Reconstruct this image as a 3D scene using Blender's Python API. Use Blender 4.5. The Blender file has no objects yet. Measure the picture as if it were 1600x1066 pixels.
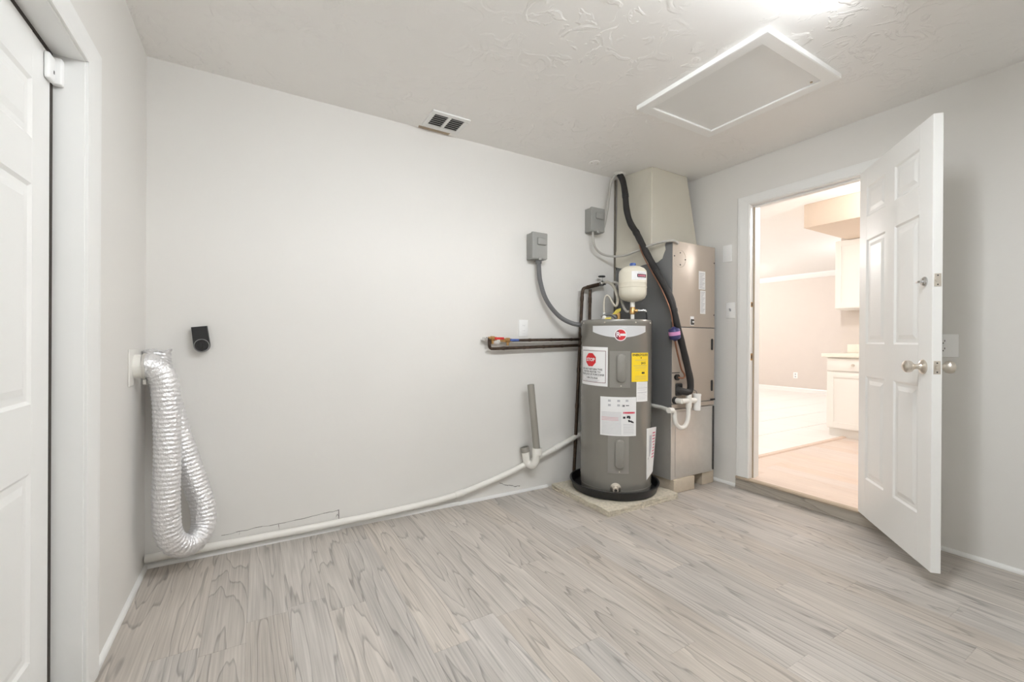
import bpy, bmesh, math, random
from mathutils import Vector, Matrix
random.seed(7)
SC = bpy.context.scene
COL = SC.collection
PI = math.pi

# ------------------------------------------------------------------ camera, world, exposure
cam_d = bpy.data.cameras.new('camera')
cam_d.sensor_width = 36.0
cam_d.lens = 15.24
cam_d.clip_start = 0.02
cam = bpy.data.objects.new('camera', cam_d)
COL.objects.link(cam)
yaw, pitch, roll = math.radians(30.54), math.radians(-0.073), math.radians(0.33)
fw = Vector((math.sin(yaw) * math.cos(pitch), math.cos(yaw) * math.cos(pitch), math.sin(pitch)))
r0 = Vector((math.cos(yaw), -math.sin(yaw), 0))
u0 = r0.cross(fw)
rr = r0 * math.cos(roll) + u0 * math.sin(roll)
uu = u0 * math.cos(roll) - r0 * math.sin(roll)
m = Matrix.Identity(4)
for i in range(3):
    m[i][0], m[i][1], m[i][2] = rr[i], uu[i], -fw[i]
m[0][3], m[1][3], m[2][3] = 0, 0, 1.0966
cam.matrix_world = m
SC.camera = cam

world = bpy.data.worlds.new('world')
SC.world = world
world.use_nodes = True
world.node_tree.nodes['Background'].inputs[0].default_value = (0.75, 0.85, 1.0, 1)
world.node_tree.nodes['Background'].inputs[1].default_value = 0.6

SC.view_settings.view_transform = 'Standard'
SC.view_settings.look = 'None'
SC.view_settings.gamma = 1.0
SC.view_settings.use_curve_mapping = False
SC.view_settings.exposure = 0.0
SC.cycles.max_bounces = 8
SC.cycles.adaptive_threshold = 0.02
SC.cycles.diffuse_bounces = 6
SC.cycles.glossy_bounces = 5
SC.cycles.use_denoising = True
SC.cycles.sample_clamp_indirect = 8.0
LAMP = 79.0         # utility room fluorescent tubes
LAMP_COL = (0.935, 0.970, 1.0)
KFILL = 128.0        # unseen lamps added for the kitchen and living room
KFILL_COL = (1.0, 0.955, 0.93)

# room dimensions
X0, X1, YB, YR, H = -0.454, 3.135, 2.666, -1.35, 2.44
KF, KC = 0.088, 2.46          # kitchen floor and ceiling heights
WT = 0.12

# ------------------------------------------------------------------ materials
def lin(c):
    return tuple(((v / 255) / 12.92 if v / 255 <= 0.04045 else ((v / 255 + 0.055) / 1.055) ** 2.4) for v in c)

def mat(name, rgb, rough=0.5, metal=0.0, var=0.06, vs=6.0, bump=0.0, bs=40.0, spec=0.5, stretch=(1, 1, 1), coat=0.0):
    """plain procedural finish: a colour with soft mottling and fine relief"""
    M = bpy.data.materials.new(name); M.use_nodes = True
    nt = M.node_tree; N = nt.nodes; L = nt.links
    b = N['Principled BSDF']
    c = lin(rgb)
    tc = N.new('ShaderNodeTexCoord'); mp = N.new('ShaderNodeMapping')
    mp.inputs['Scale'].default_value = stretch
    L.new(tc.outputs['Object'], mp.inputs[0])
    n = N.new('ShaderNodeTexNoise'); n.inputs['Scale'].default_value = vs; n.inputs['Detail'].default_value = 4
    L.new(mp.outputs[0], n.inputs['Vector'])
    mx = N.new('ShaderNodeMix'); mx.data_type = 'RGBA'
    mx.inputs[6].default_value = tuple(max(0, v * (1 - var)) for v in c) + (1,)
    mx.inputs[7].default_value = tuple(min(1, v * (1 + var)) for v in c) + (1,)
    L.new(n.outputs[0], mx.inputs[0]); L.new(mx.outputs[2], b.inputs['Base Color'])
    b.inputs['Roughness'].default_value = rough
    b.inputs['Metallic'].default_value = metal
    b.inputs['Specular IOR Level'].default_value = spec
    b.inputs['Coat Weight'].default_value = coat
    if bump:
        n2 = N.new('ShaderNodeTexNoise'); n2.inputs['Scale'].default_value = bs; n2.inputs['Detail'].default_value = 5
        L.new(mp.outputs[0], n2.inputs['Vector'])
        bp = N.new('ShaderNodeBump'); bp.inputs['Strength'].default_value = bump; bp.inputs['Distance'].default_value = 0.01
        L.new(n2.outputs[0], bp.inputs['Height']); L.new(bp.outputs[0], b.inputs['Normal'])
    return M

def emit(name, rgb, strength):
    M = bpy.data.materials.new(name); M.use_nodes = True
    nt = M.node_tree; N = nt.nodes
    b = N['Principled BSDF']
    b.inputs['Base Color'].default_value = (0.9, 0.9, 0.9, 1)
    b.inputs['Emission Color'].default_value = tuple(rgb) + (1,)
    b.inputs['Emission Strength'].default_value = strength
    return M

def wood_floor(name, light, dark, tone=0.16, rough=0.42):
    M = bpy.data.materials.new(name); M.use_nodes = True
    nt = M.node_tree; N = nt.nodes; L = nt.links
    b = N['Principled BSDF']
    g = N.new('ShaderNodeNewGeometry'); oi = N.new('ShaderNodeObjectInfo')
    off = N.new('ShaderNodeVectorMath'); off.operation = 'MULTIPLY_ADD'
    cx = N.new('ShaderNodeCombineXYZ')
    mu = N.new('ShaderNodeMath'); mu.operation = 'MULTIPLY'; mu.inputs[1].default_value = 37.0
    mv = N.new('ShaderNodeMath'); mv.operation = 'MULTIPLY'; mv.inputs[1].default_value = 91.0
    L.new(oi.outputs['Random'], mu.inputs[0]); L.new(oi.outputs['Random'], mv.inputs[0])
    L.new(mu.outputs[0], cx.inputs[0]); L.new(mv.outputs[0], cx.inputs[1])
    off.inputs[1].default_value = (1, 1, 1)
    L.new(g.outputs['Position'], off.inputs[0]); L.new(cx.outputs[0], off.inputs[2])
    # broad cathedral figure
    mp = N.new('ShaderNodeMapping'); mp.inputs['Scale'].default_value = (8.0, 0.75, 8.0)
    L.new(off.outputs[0], mp.inputs[0])
    n0 = N.new('ShaderNodeTexNoise'); n0.inputs['Scale'].default_value = 0.55; n0.inputs['Detail'].default_value = 4.0
    n0.inputs['Roughness'].default_value = 0.42
    L.new(mp.outputs[0], n0.inputs['Vector'])
    ml = N.new('ShaderNodeMath'); ml.operation = 'MULTIPLY'; ml.inputs[1].default_value = 19.0
    L.new(n0.outputs[0], ml.inputs[0])
    fr = N.new('ShaderNodeMath'); fr.operation = 'FRACT'; L.new(ml.outputs[0], fr.inputs[0])
    rp = N.new('ShaderNodeValToRGB'); rp.color_ramp.interpolation = 'EASE'
    e = rp.color_ramp.elements
    e[0].position = 0.0; e[0].color = (1, 1, 1, 1)
    e[1].position = 1.0; e[1].color = (1, 1, 1, 1)
    k = rp.color_ramp.elements.new(0.07); k.color = (0.15, 0.15, 0.15, 1)
    k = rp.color_ramp.elements.new(0.22); k.color = (0.80, 0.75, 0.75, 1)
    L.new(fr.outputs[0], rp.inputs[0])
    # fine straight grain
    mp2 = N.new('ShaderNodeMapping'); mp2.inputs['Scale'].default_value = (150.0, 3.0, 150.0)
    L.new(off.outputs[0], mp2.inputs[0])
    n1 = N.new('ShaderNodeTexNoise'); n1.inputs['Scale'].default_value = 1.0; n1.inputs['Detail'].default_value = 4
    L.new(mp2.outputs[0], n1.inputs['Vector'])
    # patches
    mp3 = N.new('ShaderNodeMapping'); mp3.inputs['Scale'].default_value = (9.0, 0.9, 9.0)
    L.new(off.outputs[0], mp3.inputs[0])
    n2 = N.new('ShaderNodeTexNoise'); n2.inputs['Scale'].default_value = 1.3; n2.inputs['Detail'].default_value = 3
    L.new(mp3.outputs[0], n2.inputs['Vector'])
    a1 = N.new('ShaderNodeMath'); a1.operation = 'MULTIPLY_ADD'; a1.inputs[1].default_value = 0.44
    L.new(rp.outputs[0], a1.inputs[0])
    a2 = N.new('ShaderNodeMath'); a2.operation = 'MULTIPLY_ADD'; a2.inputs[1].default_value = 0.72
    L.new(n1.outputs[0], a2.inputs[0])
    a3 = N.new('ShaderNodeMath'); a3.operation = 'MULTIPLY'; a3.inputs[1].default_value = 0.45
    L.new(n2.outputs[0], a3.inputs[0])
    L.new(a3.outputs[0], a2.inputs[2]); L.new(a2.outputs[0], a1.inputs[2])
    sb = N.new('ShaderNodeMath'); sb.operation = 'SUBTRACT'; sb.inputs[1].default_value = 0.20; sb.use_clamp = True
    L.new(a1.outputs[0], sb.inputs[0])
    mx = N.new('ShaderNodeMix'); mx.data_type = 'RGBA'
    mx.inputs[6].default_value = lin(dark) + (1,); mx.inputs[7].default_value = lin(light) + (1,)
    L.new(sb.outputs[0], mx.inputs[0])
    # plank to plank tone
    hs = N.new('ShaderNodeHueSaturation')
    tv = N.new('ShaderNodeMapRange'); tv.inputs['To Min'].default_value = 1 - tone; tv.inputs['To Max'].default_value = 1 + tone * 0.7
    L.new(oi.outputs['Random'], tv.inputs[0]); L.new(tv.outputs[0], hs.inputs['Value'])
    ms = N.new('ShaderNodeMath'); ms.operation = 'MULTIPLY'; ms.inputs[1].default_value = 7.3
    fs = N.new('ShaderNodeMath'); fs.operation = 'FRACT'
    L.new(oi.outputs['Random'], ms.inputs[0]); L.new(ms.outputs[0], fs.inputs[0])
    ts = N.new('ShaderNodeMapRange'); ts.inputs['To Min'].default_value = 0.7; ts.inputs['To Max'].default_value = 1.15
    L.new(fs.outputs[0], ts.inputs[0]); L.new(ts.outputs[0], hs.inputs['Saturation'])
    L.new(mx.outputs[2], hs.inputs['Color']); L.new(hs.outputs[0], b.inputs['Base Color'])
    b.inputs['Roughness'].default_value = rough
    bp = N.new('ShaderNodeBump'); bp.inputs['Strength'].default_value = 0.12; bp.inputs['Distance'].default_value = 0.002
    L.new(sb.outputs[0], bp.inputs['Height']); L.new(bp.outputs[0], b.inputs['Normal'])
    return M

def knockdown(name, rgb, strength=0.38):
    """hand trowelled ceiling: ridged plaster strokes"""
    M = bpy.data.materials.new(name); M.use_nodes = True
    nt = M.node_tree; N = nt.nodes; L = nt.links
    b = N['Principled BSDF']; b.inputs['Base Color'].default_value = lin(rgb) + (1,)
    b.inputs['Roughness'].default_value = 0.75
    g = N.new('ShaderNodeNewGeometry')
    n = N.new('ShaderNodeTexNoise'); n.inputs['Scale'].default_value = 9; n.inputs['Detail'].default_value = 6; n.inputs['Distortion'].default_value = 1.4
    L.new(g.outputs['Position'], n.inputs['Vector'])
    rp = N.new('ShaderNodeValToRGB')
    rp.color_ramp.elements[0].position = 0.52; rp.color_ramp.elements[1].position = 0.60
    L.new(n.outputs[0], rp.inputs[0])
    n2 = N.new('ShaderNodeTexNoise'); n2.inputs['Scale'].default_value = 1.6; n2.inputs['Detail'].default_value = 2
    L.new(g.outputs['Position'], n2.inputs['Vector'])
    r2 = N.new('ShaderNodeValToRGB'); r2.color_ramp.elements[0].position = 0.42; r2.color_ramp.elements[1].position = 0.62
    L.new(n2.outputs[0], r2.inputs[0])
    mu = N.new('ShaderNodeMath'); mu.operation = 'MULTIPLY'
    L.new(rp.outputs[0], mu.inputs[0]); L.new(r2.outputs[0], mu.inputs[1])
    bp = N.new('ShaderNodeBump'); bp.inputs['Strength'].default_value = strength; bp.inputs['Distance'].default_value = 0.012
    L.new(mu.outputs[0], bp.inputs['Height']); L.new(bp.outputs[0], b.inputs['Normal'])
    return M

M_wall = mat('wall_paint', (229, 227, 223), 0.62, var=0.02, vs=1.5, bump=0.06, bs=25)
M_wallr = M_wall
M_ceil = knockdown('ceiling_plaster', (244, 242, 239))
M_white = mat('white_enamel', (238, 238, 236), 0.32, var=0.015, vs=4)
M_whited = mat('white_door_enamel', (246, 246, 244), 0.30, var=0.015, vs=3, bump=0.02, bs=60)
M_plank = wood_floor('grey_oak_plank', (206, 198, 189), (90, 83, 77), tone=0.10, rough=0.34)
M_riser = wood_floor('grey_oak_riser', (190, 183, 173), (112, 106, 98), tone=0.05)
M_sub = mat('subfloor', (90, 84, 78), 0.8)
M_kplank = wood_floor('warm_oak_plank', (222, 206, 193), (198, 176, 160), tone=0.04)
M_tile = mat("white_tile", (238, 236, 233), 0.35, var=0.02)
M_grout = mat('tile_grout', (168, 162, 154), 0.8)
M_kwall = mat('beige_wall_paint', (214, 206, 199), 0.7, var=0.02)
M_soffit = mat('soffit_paint', (226, 210, 193), 0.7, var=0.02)
M_kceil = mat('kitchen_ceiling_paint', (248, 247, 245), 0.8, var=0.01)
M_cab = mat('cabinet_white', (240, 238, 233), 0.4, var=0.015)
M_counter = mat('countertop_laminate', (240, 236, 224), 0.3, var=0.03)
M_nickel = mat('satin_nickel', (222, 215, 205), 0.34, 1.0, var=0.04)
M_chrome = mat('chrome', (215, 215, 215), 0.12, 1.0, var=0.03)
M_seam = mat('dark_brown_caulk', (112, 105, 95), 0.8, var=0.1)
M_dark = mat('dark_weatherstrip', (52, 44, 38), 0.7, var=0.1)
M_plastic = mat('white_plastic', (247, 247, 246), 0.35, var=0.01)
M_slot = mat('socket_slot', (60, 58, 56), 0.6)
M_black = mat('black_plastic', (30, 30, 31), 0.42, var=0.1)
M_lens = mat('camera_lens', (14, 14, 16), 0.08, var=0.1)
M_ring = mat('grey_ring', (150, 150, 150), 0.3, 0.6)
M_foil = mat('aluminium_foil', (246, 246, 248), 0.33, 0.88, var=0.04, vs=60, bump=0.7, bs=85)
M_galv = mat('galvanised_steel', (216, 213, 208), 0.36, 0.6, var=0.08, vs=18, bump=0.04, bs=30)
M_heater = mat('heater_grey_enamel', (134, 131, 124), 0.24, 0.2, var=0.03, vs=3, coat=0.2)
M_heater2 = mat('heater_panel_enamel', (140, 137, 131), 0.34, 0.1, var=0.03, vs=5)
M_pan = mat('drain_pan_black', (30, 30, 31), 0.38, var=0.15, vs=14)
M_conc = mat('concrete', (200, 192, 175), 0.9, var=0.4, vs=48, bump=0.5, bs=70)
M_brickw = mat('concrete_block', (196, 184, 166), 0.88, var=0.12, vs=22, bump=0.4, bs=90)
M_ah = mat('air_handler_taupe', (186, 174, 161), 0.36, 0.12, var=0.03, vs=4)
M_ahs = mat('air_handler_slate', (114, 114, 114), 0.45, 0.2, var=0.05, vs=5)
M_duct = mat('painted_duct_board', (208, 203, 189), 0.6, var=0.04, vs=5, bump=0.1, bs=14)
M_foam = mat('black_pipe_foam', (38, 36, 35), 0.62, var=0.2, vs=30, bump=0.2, bs=90)
M_copper = mat('copper', (150, 108, 86), 0.4, 0.8, var=0.15, vs=25)
M_tarn = mat('tarnished_copper', (74, 60, 50), 0.42, 0.55, var=0.7, vs=38, bump=0.15, bs=60)
M_pvc = mat('white_pvc', (238, 236, 230), 0.38, var=0.04, vs=14)
M_pvcg = mat('grey_pvc', (150, 146, 138), 0.5, var=0.22, vs=22, stretch=(1, 1, 0.15))
M_boxg = mat('grey_enamel_box', (150, 150, 146), 0.42, var=0.04)
M_cond = mat('grey_conduit', (104, 104, 105), 0.48, var=0.08)
M_condl = mat('light_grey_conduit', (180, 177, 171), 0.45, var=0.08)
M_cream = mat('cream_enamel', (226, 220, 203), 0.34, var=0.03)
M_blue = mat('blue_plastic', (70, 96, 160), 0.4)
M_red = mat('red_plastic', (204, 40, 38), 0.42)
M_brass = mat('brass', (196, 158, 104), 0.32, 0.85, var=0.12, vs=20)
M_purple = mat('drier_purple', (66, 66, 110), 0.35, 0.2, var=0.1)
M_pink = mat('drier_pink_label', (214, 150, 196), 0.5)
M_paper = mat('white_paper', (240, 240, 240), 0.6, var=0.01)
M_yellow = mat('yellow_paper', (250, 216, 40), 0.55, var=0.02)
M_ink = mat('black_ink', (42, 40, 44), 0.6)
M_inkg = mat('grey_ink', (188, 188, 193), 0.6)
M_inkr = mat('red_ink', (206, 36, 44), 0.5)
M_inkm = mat('maroon_ink', (110, 30, 50), 0.5)
M_inkp = mat('pink_ink', (214, 120, 140), 0.5)
M_silver = mat('silver_badge', (214, 215, 217), 0.35, 0.1, var=0.02)
M_yt = mat('yellow_tag', (222, 204, 92), 0.5, var=0.1)
M_crack = mat('wall_crack', (128, 124, 120), 0.9)
M_tan = mat('dull_tan', (176, 160, 140), 0.8)
M_braid = mat('braided_hose', (206, 200, 188), 0.4, 0.4, var=0.1, vs=90)
M_lamp = emit('lamp_diffuser', LAMP_COL, LAMP)
M_kfill = emit('kitchen_fill_glow', KFILL_COL, KFILL)

# ------------------------------------------------------------------ mesh helpers
ORG = {}
PRINTS = ('fine_print', 'lettering', 'warning_banner', 'pictograms', 'print_lines', 'print_block', 'border')

def link(name, bm, material, parent=None, smooth=True, angle=40):
    """one mesh object from world-space geometry"""
    bmesh.ops.recalc_face_normals(bm, faces=bm.faces[:])
    if parent is None:
        xs = [v.co.x for v in bm.verts]; ys = [v.co.y for v in bm.verts]; zs = [v.co.z for v in bm.verts]
        o_loc = Vector(((min(xs) + max(xs)) / 2, (min(ys) + max(ys)) / 2, min(zs)))
    else:
        o_loc = ORG[parent]
    for v in bm.verts:
        v.co -= o_loc
    me = bpy.data.meshes.new(name)
    bm.to_mesh(me); bm.free()
    me.materials.append(material)
    if smooth:
        for p in me.polygons: p.use_smooth = True
        try: me.set_sharp_from_angle(angle=math.radians(angle))
        except Exception: pass
    o = bpy.data.objects.new(name, me)
    COL.objects.link(o)
    if parent is None:
        o.location = o_loc
    else:
        o.parent = parent
    ORG[o] = o_loc.copy()
    if name in PRINTS: o['kind'] = 'stuff'
    return o

def tag(o, label, cat, group=None, kind=None):
    o['label'] = label; o['category'] = cat
    if group: o['group'] = group
    if kind: o['kind'] = kind
    return o

def thing(name, loc, label, cat, group=None, kind=None):
    o = bpy.data.objects.new(name, None); COL.objects.link(o)
    o.location = loc; o.empty_display_size = 0.1
    ORG[o] = Vector(loc)
    return tag(o, label, cat, group, kind)

def B():
    return bmesh.new()

def box(bm, x0, x1, y0, y1, z0, z1, bev=0.0, seg=2, mtx=None):
    r = bmesh.ops.create_cube(bm, size=1)
    vs = r['verts']
    for v in vs:
        v.co = Vector((x0 + (v.co.x + .5) * (x1 - x0), y0 + (v.co.y + .5) * (y1 - y0), z0 + (v.co.z + .5) * (z1 - z0)))
    if bev > 0:
        es = list({e for v in vs for e in v.link_edges})
        rb = bmesh.ops.bevel(bm, geom=es, offset=bev, segments=seg, affect='EDGES', profile=0.5)
        vs = list({v for f in rb['faces'] for v in f.verts} | {v for v in vs if v.is_valid})
    if mtx is not None:
        for v in vs: v.co = mtx @ v.co
    return bm

def prism(bm, pts, vec):
    """closed extrusion of a polygon (list of 3-D points) along vec"""
    vec = Vector(vec)
    a = [bm.verts.new(Vector(p)) for p in pts]
    b = [bm.verts.new(Vector(p) + vec) for p in pts]
    bm.faces.new(a); bm.faces.new(b[::-1])
    n = len(a)
    for i in range(n):
        bm.faces.new((a[i], b[i], b[(i + 1) % n], a[(i + 1) % n]))
    return bm

def hull8(bm, lo, hi):
    """solid between two quads, each four corners in order"""
    a = [bm.verts.new(Vector(p)) for p in lo]; b = [bm.verts.new(Vector(p)) for p in hi]
    bm.faces.new(a[::-1]); bm.faces.new(b)
    for i in range(4):
        bm.faces.new((a[i], a[(i + 1) % 4], b[(i + 1) % 4], b[i]))
    return bm

def catmull(pts, sub=8):
    P = [Vector(p) for p in pts]
    P = [P[0] * 2 - P[1]] + P + [P[-1] * 2 - P[-2]]
    out = []
    for i in range(1, len(P) - 2):
        for k in range(sub):
            t = k / sub
            a, b, c, d = P[i - 1], P[i], P[i + 1], P[i + 2]
            out.append(0.5 * ((2 * b) + (c - a) * t + (2 * a - 5 * b + 4 * c - d) * t * t + (3 * b - a - 3 * c + d) * t ** 3))
    out.append(P[-2])
    return out

def resample(pts, step):
    L = [0.0]
    for i in range(1, len(pts)): L.append(L[-1] + (pts[i] - pts[i - 1]).length)
    n = max(2, int(round(L[-1] / step)))
    out = []; j = 0
    for k in range(n + 1):
        s = L[-1] * k / n
        while j < len(L) - 2 and L[j + 1] < s: j += 1
        d = L[j + 1] - L[j]
        out.append(pts[j].lerp(pts[j + 1], 0 if d == 0 else (s - L[j]) / d))
    return out

def tube(bm, pts, r, n=12, cap=True, rf=None):
    """sweep a circle along points; rf(k, i) scales the radius; cap closes both ends"""
    P = [Vector(p) for p in pts]
    T = []
    for i in range(len(P)):
        a = P[max(0, i - 1)]; b = P[min(len(P) - 1, i + 1)]
        T.append((b - a).normalized())
    up = Vector((0, 0, 1)) if abs(T[0].z) < 0.9 else Vector((1, 0, 0))
    nrm = (up - T[0] * up.dot(T[0])).normalized()
    rings = []
    for i, p in enumerate(P):
        nrm = (nrm - T[i] * nrm.dot(T[i])).normalized()
        bn = T[i].cross(nrm)
        ring = []
        for k in range(n):
            a = 2 * PI * k / n
            q = r if rf is None else r * rf(i, k)
            ring.append(bm.verts.new(p + (nrm * math.cos(a) + bn * math.sin(a)) * q))
        rings.append(ring)
    for i in range(len(rings) - 1):
        for k in range(n):
            bm.faces.new((rings[i][k], rings[i][(k + 1) % n], rings[i + 1][(k + 1) % n], rings[i + 1][k]))
    if cap:
        bm.faces.new(rings[0][::-1]); bm.faces.new(rings[-1])
    return rings

def cyl(bm, a, b, r, n=20, r2=None):
    a, b = Vector(a), Vector(b)
    if r2 is None:
        return tube(bm, [a, b], r, n)
    return tube(bm, [a, b], r, n, rf=lambda i, k: 1 if i == 0 else r2 / r)

def lathe(bm, prof, center, n=48, axis=None):
    """profile of (radius, height) round an axis through center"""
    c = Vector(center)
    ax = Vector(axis).normalized() if axis else Vector((0, 0, 1))
    u = Vector((1, 0, 0)) if abs(ax.x) < 0.9 else Vector((0, 1, 0))
    u = (u - ax * u.dot(ax)).normalized(); w = ax.cross(u)
    rings = []
    for (r, h) in prof:
        if r < 1e-6:
            rings.append([bm.verts.new(c + ax * h)])
        else:
            rings.append([bm.verts.new(c + ax * h + (u * math.cos(2 * PI * k / n) + w * math.sin(2 * PI * k / n)) * r) for k in range(n)])
    for i in range(len(rings) - 1):
        A, Bq = rings[i], rings[i + 1]
        for k in range(n):
            k2 = (k + 1) % n
            if len(A) == 1 and len(Bq) == 1: continue
            if len(A) == 1: bm.faces.new((A[0], Bq[k2], Bq[k]))
            elif len(Bq) == 1: bm.faces.new((A[k], A[k2], Bq[0]))
            else: bm.faces.new((A[k], A[k2], Bq[k2], Bq[k]))
    return bm

def text_polys(body, size, align='CENTER', bold=0.0):
    cu = bpy.data.curves.new('lettering', 'FONT')
    cu.body = body; cu.size = size; cu.align_x = align; cu.align_y = 'CENTER'; cu.resolution_u = 2; cu.offset = bold
    o = bpy.data.objects.new('lettering', cu); COL.objects.link(o)
    dg = bpy.context.evaluated_depsgraph_get()
    me = bpy.data.meshes.new_from_object(o.evaluated_get(dg))
    vs = [v.co.copy() for v in me.vertices]; fs = [tuple(p.vertices) for p in me.polygons]
    bpy.data.objects.remove(o); bpy.data.curves.remove(cu); bpy.data.meshes.remove(me)
    return vs, fs

def add_mapped(bm, vs, fs, fn):
    V = [bm.verts.new(fn(v.x, v.y)) for v in vs]
    for f in fs:
        try: bm.faces.new([V[i] for i in f])
        except ValueError: pass

# ------------------------------------------------------------------ setting: floor
W = 0.142
SEAM0 = -0.027
mesh_cache = {}
def plank_obj(name, w, l, t, material, parent, cx, cy, ztop, bev=0.0005):
    key = (name, round(w, 3), round(l, 3), material.name)
    if key not in mesh_cache:
        bm = B(); box(bm, -w / 2, w / 2, -l / 2, l / 2, -t, 0, bev, 1)
        me = bpy.data.meshes.new(name); bm.to_mesh(me); bm.free(); me.materials.append(material)
        mesh_cache[key] = me
    o = bpy.data.objects.new(name, mesh_cache[key]); COL.objects.link(o)
    o.parent = parent
    o.location = Vector((cx, cy, ztop)) - ORG[parent]
    return o

def lay_planks(parent, xa, xb, ya, yb, ztop, material, fixed, plen=1.22, w=W, seam0=SEAM0):
    i0 = math.floor((xa - seam0) / w)
    i1 = math.ceil((xb - seam0) / w)
    rnd = random.Random(3)
    for i in range(i0, i1):
        a = max(xa, seam0 + i * w); b = min(xb, seam0 + (i + 1) * w)
        if b - a < 0.004: continue
        j = fixed.get(i, rnd.uniform(0, plen))
        y = j - plen * math.ceil((j - ya) / plen)
        while y < yb - 1e-6:
            s, e = max(y, ya), min(y + plen, yb)
            if e - s > 0.004:
                plank_obj('plank', b - a - 0.0003, e - s - 0.0003, 0.012, material, parent, (a + b) / 2, (s + e) / 2, ztop)
            y += plen

bm = B(); box(bm, X0 - WT, X1, YR - WT, YB + WT, -0.10, -0.0125)
floor = tag(link('floor', bm, M_sub), 'grey oak plank floor of the utility room', 'floor', kind='structure')
lay_planks(floor, X0, X1, YR, YB, 0.0, M_plank, {-1: 1.828, 2: 1.873, 4: 1.44, 15: 0.49, 17: 0.60})

# ------------------------------------------------------------------ setting: walls and ceiling
bm = B(); box(bm, X0 - WT, X1 + WT, YB, YB + WT, -0.1, H + 0.1)
wall_back = tag(link('wall_back', bm, M_wall), 'long pale grey painted wall behind the water heater', 'wall', kind='structure')
bm = B(); box(bm, X0 - WT, X1 + WT, YR - WT, YR, -0.1, H + 0.1)
tag(link('wall_front', bm, M_wall), 'pale grey painted wall on the camera side', 'wall', kind='structure')

# left wall with its doorway
LD_Y0, LD_Y1, LD_Z = 0.925, 1.80, 1.937
bm = B()
box(bm, X0 - WT, X0, LD_Y1 + 0.02, YB, -0.1, H + 0.1)
box(bm, X0 - WT, X0, YR, LD_Y0 - 0.02, -0.1, H + 0.1)
box(bm, X0 - WT, X0, LD_Y0 - 0.02, LD_Y1 + 0.02, LD_Z + 0.02, H + 0.1)
tag(link('wall_left', bm, M_wall), 'pale grey wall at left with white door and dryer vent', 'wall', kind='structure')

# right wall with its doorway to the kitchen
RD_Y0, RD_Y1, RD_Z = 1.125, 1.862, 2.107
bm = B()
box(bm, X1, X1 + WT, RD_Y1 + 0.02, YB, -0.1, H + 0.1)
box(bm, X1, X1 + WT, YR, RD_Y0 - 0.02, -0.1, H + 0.1)
box(bm, X1, X1 + WT, RD_Y0 - 0.02, RD_Y1 + 0.02, RD_Z + 0.02, H + 0.1)
box(bm, X1 + 0.003, X1 + WT, RD_Y0 - 0.02, RD_Y1 + 0.02, -0.1, KF - 0.02)
tag(link('wall_right', bm, M_wallr), 'grey painted wall at right around the open doorway', 'wall', kind='structure')

bm = B(); box(bm, X0 - WT, X1 + 0.06, YR - WT, YB + WT, H, H + 0.1)
tag(link('ceiling', bm, M_ceil), 'white trowel-textured plaster ceiling', 'ceiling', kind='structure')

# ------------------------------------------------------------------ trim along the floor
def quarter(bm, p0, p1, out, h, d):
    """small rounded strip from p0 to p1 against a wall, out = direction away from the wall"""
    p0, p1, out = Vector(p0), Vector(p1), Vector(out)
    prof = [(0, 0), (d, 0), (d, h * 0.35), (d * 0.85, h * 0.7), (d * 0.5, h * 0.95), (0, h)]
    prism(bm, [p0 + out * a + Vector((0, 0, b)) for a, b in prof], p1 - p0)

t = thing('baseboard_back', (0.9, YB, 0), 'thin white quarter-round strips along the foot of the back wall', 'baseboard', kind='structure')
for (a, b, d, h) in ((X0 + 0.001, 0.420, 0.020, 0.020), (0.412, 1.166, 0.013, 0.024), (1.158, 1.885, 0.017, 0.018)):
    bm = B(); quarter(bm, (a, YB - 0.0005, 0.0005), (b, YB - 0.0005, 0.0005), (0, -1, 0), h, d)
    link('strip', bm, M_white, t)
bm = B(); quarter(bm, (X0 + 0.0005, 1.909, 0.0005), (X0 + 0.0005, YB - 0.021, 0.0005), (1, 0, 0), 0.020, 0.014)
tag(link('baseboard_left', bm, M_white), 'thin white quarter-round strip along the left wall', 'baseboard', kind='structure')
t = thing('baseboard_right', (X1, 1.0, 0), 'thin white quarter-round strip along the right wall', 'baseboard', kind='structure')
for a, b in ((1.962, YB - 0.002), (YR + 0.002, 1.02)):
    bm = B(); quarter(bm, (X1 - 0.0005, a, 0.0005), (X1 - 0.0005, b, 0.0005), (-1, 0, 0), 0.022, 0.014)
    link('strip', bm, M_white, t)

# cracks in the plaster low on the back wall
def crack(pts, w=0.003):
    bm = B()
    for i in range(len(pts) - 1):
        (xa, za), (xb, zb) = pts[i], pts[i + 1]
        n = 5
        prev = None
        for k in range(n + 1):
            u = k / n
            x = xa + (xb - xa) * u; z = za + (zb - za) * u + (random.uniform(-.003, .003) if 0 < k < n else 0)
            if prev: 
                dx, dz = x - prev[0], z - prev[1]; l = math.hypot(dx, dz) or 1
                nx, nz = -dz / l * w / 2 * random.uniform(.4, 1.2), dx / l * w / 2 * random.uniform(.4, 1.2)
                prism(bm, [(prev[0] - nx, YB - 0.0012, prev[1] - nz), (x - nx, YB - 0.0012, z - nz), (x + nx, YB - 0.0012, z + nz), (prev[0] + nx, YB - 0.0012, prev[1] + nz)], (0, 0.0011, 0))
            prev = (x, z)
    return link('crack', bm, M_crack, wall_back, smooth=False)
crack([(-0.15, 0.088), (-0.07, 0.093), (0.10, 0.094), (0.316, 0.104), (0.40, 0.108), (0.415, 0.108)], 0.0025)
crack([(0.415, 0.112), (0.417, 0.03)], 0.004)
crack([(0.40, 0.072), (0.408, 0.086), (0.416, 0.072)], 0.003)
crack([(0.108, 0.094), (0.112, 0.064)], 0.0025)
crack([(-0.07, 0.094), (-0.072, 0.074)], 0.0015)
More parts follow.
